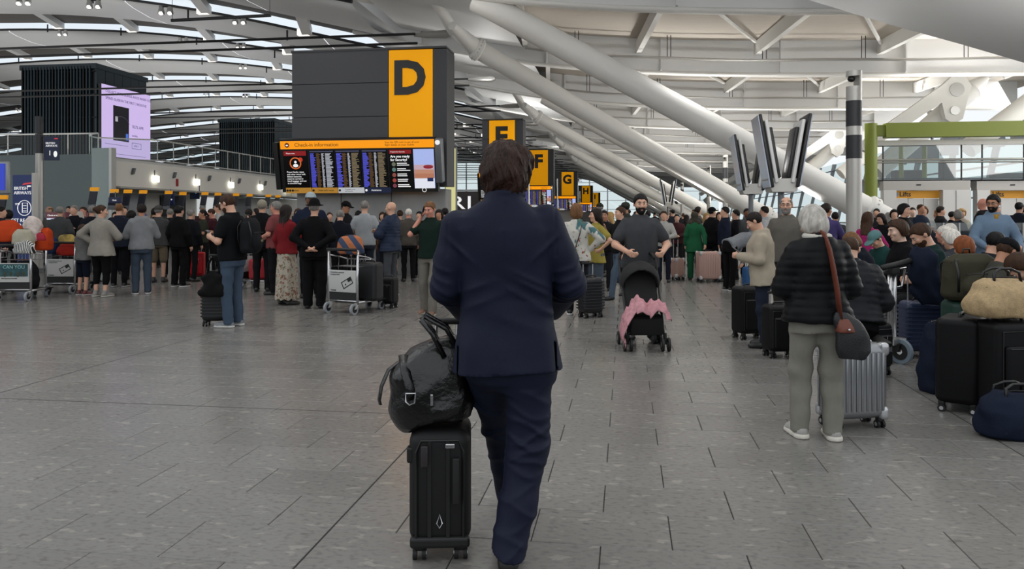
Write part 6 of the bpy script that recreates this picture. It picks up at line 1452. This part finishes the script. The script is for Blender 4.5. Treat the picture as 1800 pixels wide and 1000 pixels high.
for (u, vt, d, face, top, bot, hair, lb, kw) in (
    (1190, 376, 20.5, 170, ('jacket', '#4a2026'), ('trousers', '#202024'), ('short', 'black'), 'person in maroon jacket left of the green headscarf', dict(arms='hold')),
    (1206, 377, 23, 20, ('jacket', '#34251f'), ('trousers', '#202024'), ('long', 'dark'), 'person in brown coat behind the green headscarf', dict(fem=True)),
    (1242, 374, 20.5, 190, ('tee', '#9c9a97'), ('trousers', '#202024'), ('long', 'blond'), 'blond woman just right of the green headscarf', dict(fem=True)),
    (1252, 364, 18.4, -60, ('jacket', '#17171a'), ('trousers', '#17171a'), ('cap', 'black', '#131316'), 'young man in black cap and black jacket facing right', {}),
    (1274, 363, 17.6, 85, ('jacket', '#1b2238'), ('trousers', '#202024'), ('short', 'dark'), 'young man in navy jacket facing the black cap wearer', {}),
    (1264, 372, 21, 170, ('tee', '#8f8a86'), ('trousers', '#202024'), ('long', 'brown'), 'woman with brown hair between the black cap and navy jacket', dict(fem=True)),
    (1293, 368, 18.2, 75, ('jacket', '#191a1f'), ('trousers', '#202024'), ('short', 'black'), 'young man with tan rucksack facing left', {}),
    (1313, 366, 19, 175, ('suit', '#55575c'), ('trousers', '#202024'), ('short', 'black'), 'man in grey suit facing us beside the tan rucksack wearer', dict(skin='brown')),
    (1330, 373, 21, 20, ('jacket', '#17171a'), ('trousers', '#202024'), ('full', 'black'), 'black-haired head right of the man in the grey suit', {}),
    (1138, 372, 24, 40, ('jacket', '#1f1f24'), ('trousers', '#202024'), ('short', 'black'), 'dark-clad person right behind the stroller man\'s shoulder', {}),
    (1118, 371, 26, 200, ('tee', '#6e6a66'), ('trousers', '#202024'), ('short', 'brown'), 'person in grey T-shirt hidden behind the stroller man\'s head', {})):
    who(lb, u, vt, d, face, top, bot, hair, **kw)
# ---- under the tower board
p = who('man in dark green T-shirt and stone chinos walking while phoning', 757, 353, 11.8, 168, ('tee', '#142a22'), ('trousers', '#7c766c', 1.15), ('short', 'lightbrown'), arms=('down', 'ear'), legs=('fwd', 'stand'), head=(-8, 16), shoes='#7a5a48', sole='#a8a29a', build=1.05, skin='red')
phone('phone at the ear of the man in dark green', p, (.105*p['s'], .06, 1.60*p['s']), (.2, .3, math.radians(80)))
p = who('bald man in navy blue quilted jacket with arms folded, facing left', 687, 354, 14.5, 68, ('puffer', '#27344f'), ('trousers', '#4f5358'), ('bald', 'grey'), arms='crossed', sole='#b5b5b5', skin='light', q=.0125)
who('man in white T-shirt with grey cropped hair and black belt bag', 641, 352, 15.8, 4, ('tee', '#a9adb2'), ('jeans', '#232c40'), ('buzz', 'grey'), arms='phonelow', build=1.1, q=.0145)
who('older man with white hair in brown jacket, back turned, beside the quilted jacket', 718, 366, 17.6, 15, ('jacket', '#5a524a'), ('trousers', '#16171b'), ('thin', 'white'), skin='red')
who('man in black cap and dark suit with yellow lanyard looking down', 606, 353, 17.2, -115, ('suit', '#1a1b20'), ('trousers', '#17181c'), ('cap', 'black', '#111114'), skin='tan', head=(0, 18), glasses=True)
who('stooping person with grey hair and navy jacket behind the striped rucksack', 597, 368, 15.2, 5, ('jacket', '#161a26'), ('trousers', '#17181c'), ('short', 'grey'), lean=6, head=(0, 12))
who('woman with black hair half hidden left of the white T-shirt', 630, 370, 19, 10, ('long', '#222228'), ('trousers', '#17181c'), ('long', 'black'), fem=True)
who('person with black hair between the brown jacket and the phone caller', 737, 371, 18.8, 170, ('jacket', '#1c1c20'), ('trousers', '#17181c'), ('short', 'black'))
who('black-haired person right behind the man phoning in green', 782, 365, 17.5, 15, ('jacket', '#26241f'), ('trousers', '#17181c'), ('short', 'black'))
who('person in olive top hidden behind the quilted jacket', 703, 369, 19.5, 10, ('tee', '#4f5347'), ('shorts', '#3d4a44'), ('short', 'brown'))
who('elderly man in black hat and black clothes, hands behind his back', 553, 352, 12.5, 2, ('long', '#101012', .84), ('trousers', '#111113', 1.3), ('hat', 'grey', '#121214'), arms='behind', build=1.18, skin='light')
who('tall man in white cap and navy jacket behind the man in the black hat', 546, 338, 14.2, 190, ('jacket', '#18233c'), ('trousers', '#15161a'), ('cap', 'dark', '#aebfc6'), skin='brown', build=1.15)
who('woman with very long dark hair in red jacket and floral skirt', 504, 363, 13.0, -32, ('jacket', '#8f1a20', .90), ('skirt', floral('rose_print', '#a49c8d', (('#7d5a48', .59, 19, (1, 1, .9)), ('#8a5044', .66, 24, (1, 1, 1)), ('#6b6a55', .64, 20, (1, 1, 1))), 11), .10), ('verylong', 'dark'), fem=True, arms=('down', 'hold'), q=.0105, h=1.68)
who('man with grey hair in salmon pink T-shirt facing left', 485, 353, 14.7, 75, ('tee', '#8f4244'), ('trousers', '#17181c'), ('short', 'grey'), skin='red', arms='phonelow', build=1.1)
who('person in beige beanie and black jacket, back turned', 461, 352, 15.3, 8, ('jacket', '#131417'), ('trousers', '#17181c'), ('beanie', 'grey', '#a39a86'), build=1.15)
p = who('man in black T-shirt and blue jeans with rucksack reading his phone', 408, 339, 10.45, 74, ('tee', '#121317'), ('jeans', '#3d587a', 1.12), ('short', 'brown'), arms='phone', head=(0, 24), beard='brown', glasses=True, build=1.12, shoes='#74777a', sole='#b5b5b2', q=.0095, lean=2)
worn_pack('large black rucksack worn by the man in blue jeans', p, '#141519', (.32, .2, .48), .98, -.28)
phone('phone held by the man in blue jeans', p, (.0, .34*p['s'], 1.23*p['s']), (math.radians(-55), 0, math.radians(74)))
# ---- far left group
who('woman in long beige cardigan and black trousers, hand on hip', 178, 360, 14.3, -14, ('cardigan', '#a59d92', .79), ('capri', '#0f0f11'), ('bun', 'brown'), fem=True, build=1.2, arms=('hip', 'hold'), head=(-42, 0), sole='#a5a29a', shoes='#7c7a75', q=.0125)
who('boy in grey hooded top, navy shorts and red socks', 146, 392, 14.6, -20, ('hoodie', '#7b7b7a'), ('shorts', '#161b30'), ('short', 'brown'), h=1.34, arms='hold', shoes='#5a1f22', sole='#b5b5b5', q=.0125)
who('man in light grey hooded top and jeans carrying a small child', 249, 358, 14.8, 28, ('hoodie', '#8f9295'), ('jeans', '#3a4d68', 1.1), ('short', 'dark'), arms='carry', build=1.12, shoes='#121214', sole='#b9b9b9', q=.0125, skin='tan')
x, y = g_(254, 15.2)
person('small child in blue cap held by the man in the grey hooded top', x, y, 205, h=1.0, sit=.50, z=.74, top=('tee', '#3f6a7a'), bottom=('shorts', '#2b3550'), hair=('cap', 'dark', '#2a4a94'), arms='reach', q=.014, hands=False, shoes='#2a2440')
who('man in black tracksuit with white side stripe', 315, 361, 16.3, -18, ('jacket', '#121215'), ('trousers', '#131316', 1.2), ('short', 'black'), sole='#c5c5c5', arms='down', q=.0145)
who('man in grey T-shirt, khaki shorts and grey cap, back turned', 279, 361, 17.4, 5, ('tee', '#4b4b4c', .84), ('shorts', '#7d6f58'), ('cap', 'grey', '#4d4c4a'), arms='hold', shoes='#2a2725', q=.016)
who('bald man in navy shirt with back turned, behind the beige cardigan', 210, 357, 16.3, 8, ('long', '#1f2536', .84), ('trousers', '#14151a'), ('buzz', 'lightbrown'), sole='#9a9a9a', q=.016)
for (u, vt, d, face, top, bot, hair, lb, kw) in (
    (130, 360, 18.4, 175, ('jacket', '#15171e'), ('trousers', '#17181c'), ('short', 'grey'), 'grey-bearded man in dark navy jacket facing us with folded arms', dict(arms='crossed', beard='grey')),
    (106, 362, 17.6, 10, ('jacket', '#4c4d4f'), ('trousers', '#2b2b2e'), ('short', 'grey'), 'grey-haired man in grey jacket standing behind the first kiosk', {}),
    (86, 362, 21, 150, ('long', '#7d7872'), ('trousers', '#2b2b2e'), ('balding', 'lightbrown'), 'balding man behind the sign pole', dict(skin='light')),
    (146, 363, 20.2, 180, ('long', '#5c4742'), ('trousers', '#2b2b2e'), ('short', 'brown'), 'man with flushed face right of the grey-bearded man', dict(skin='red')),
    (162, 361, 17.2, 12, ('jacket', '#191d2a'), ('trousers', '#17181c'), ('short', 'grey'), 'grey-haired man in navy jacket with teal scarf, back turned', {}),
    (231, 371, 18.2, 5, ('jacket', '#24242a'), ('trousers', '#17181c'), ('curly', 'black'), 'curly black head between the navy shirt and grey hooded top', {}),
    (299, 366, 18.9, 20, ('jacket', '#1e1f24'), ('trousers', '#17181c'), ('thin', 'grey'), 'thin-haired head left of the black tracksuit', {}),
    (336, 367, 17.6, -20, ('jacket', '#16181f'), ('trousers', '#17181c'), ('short', 'grey'), 'grey-haired person in black jacket right of the black tracksuit', {}),
    (356, 368, 19.2, 120, ('tee', '#34382a'), ('trousers', '#17181c'), ('tail', 'black'), 'woman in olive top with dark tied hair facing left', dict(fem=True, arms='phone', skin='tan')),
    (374, 366, 19.8, 110, ('tee', '#4b1c26'), ('trousers', '#17181c'), ('short', 'brown'), 'man in maroon T-shirt looking down, left of the man in jeans', dict(head=(0, 20), arms='phone', skin='red')),
    (383, 358, 22, 100, ('tee', '#b3b3b0'), ('trousers', '#17181c'), ('short', 'brown'), 'man in white T-shirt facing left just behind the man in jeans', {}),
    (2, 363, 16.2, -60, ('jacket', '#221a30'), ('trousers', '#17181c'), ('short', 'black'), 'person in dark purple top cut off by the left edge', {}),
    (15, 369, 17, 20, ('jacket', '#141417'), ('trousers', '#17181c'), ('full', 'black'), 'black-haired person beside the blue banner', {}),
    (437, 366, 17, 30, ('jacket', '#17181c'), ('trousers', '#17181c'), ('short', 'dark'), 'person in black hidden behind the rucksack of the man in jeans', {}),
    (524, 366, 16.8, 190, ('jacket', '#3a2b26'), ('trousers', '#17181c'), ('long', 'brown'), 'brown-haired woman behind the red jacket', dict(fem=True))):
    who(lb, u, vt, d, face, top, bot, hair, **kw)
Vol.adapt = .2
# ---- the crowd beyond: heads and shoulders only, nothing tells them apart
rnd = random.Random(11)
TC = ['#1a1b20', '#22242c', '#15161a', '#2c3040', '#3a3634', '#5a5652', '#26303a', '#7d7a75', '#402328', '#1e2a40']
def crowd(n, u0, u1, d0, d1, label, group):
    k = 0; used = []
    while k < n:
        u, d = rnd.uniform(u0, u1), rnd.uniform(d0, d1); x, y = g_(u, d)
        if any((x-a)**2+(y-b_)**2 < .55 for a, b_ in used) or any((o.location.x-x)**2+(o.location.y-y)**2 < .62 for o in PEOPLE): continue
        if any((q_.x-x)**2+(q_.y-y)**2 < 2 for q_ in PLINTH): continue
        used.append((x, y)); k += 1; f = rnd.random() < .45
        person(label, x, y, rnd.choice((0, 20, -30, 60, -80, 100, 170, 185, 200)), h=rnd.uniform(1.58, 1.66) if f else rnd.uniform(1.66, 1.8), top=(rnd.choice(('jacket', 'long', 'tee')), rnd.choice(TC)), bottom=('trousers', rnd.choice(TC[:4])),
               hair=(rnd.choice(('long', 'bob', 'full', 'bun')) if f else rnd.choice(('short', 'short', 'buzz', 'full')), rnd.choice(('black', 'dark', 'brown', 'dark', 'lightbrown', 'grey'))), fem=f, arms=rnd.choice(('down', 'hold', 'phone')), skin=rnd.choice(('light', 'tan', 'light', 'brown')), q=.042, group=group)
PLINTH = [hall(8.5, a+.4) for a, b_ in STR]+[hall(6.6, b_+6) for a, b_ in STR]
PEOPLE = [o for o in COL.objects if o.get('category') in ('person', 'pole', 'sign', 'lift', 'suitcase', 'screens', 'trolley', 'balustrade', 'kiosk', 'screen')]
crowd(26, 1045, 1345, 22, 48, 'standing person far down the concourse, only head and shoulders showing over the queue', 'distant crowd along the concourse')
crowd(14, 60, 470, 19.5, 26, 'person in the check-in queue, mostly hidden behind nearer travellers', 'crowd in the check-in queue')
crowd(12, 1545, 1800, 17.6, 23, 'person waiting by the lifts, mostly hidden behind seated travellers', 'crowd by the lifts')
crowd(6, 560, 830, 15.5, 18.3, 'person under the zone D board, mostly hidden by nearer travellers', 'crowd under the zone D board')
# ---- lettering and print become plain meshes
bpy.context.view_layer.update(); dg = bpy.context.evaluated_depsgraph_get()
for o in [o for o in COL.objects if o.type == 'FONT']:
    me = bpy.data.meshes.new_from_object(o.evaluated_get(dg)); nm = o.name
    n = bpy.data.objects.new('tmp_text', me); COL.objects.link(n); n.parent = o.parent; n.location = o.location; n.rotation_euler = o.rotation_euler; n.scale = o.scale
    bpy.data.objects.remove(o, do_unlink=True); n.name = nm
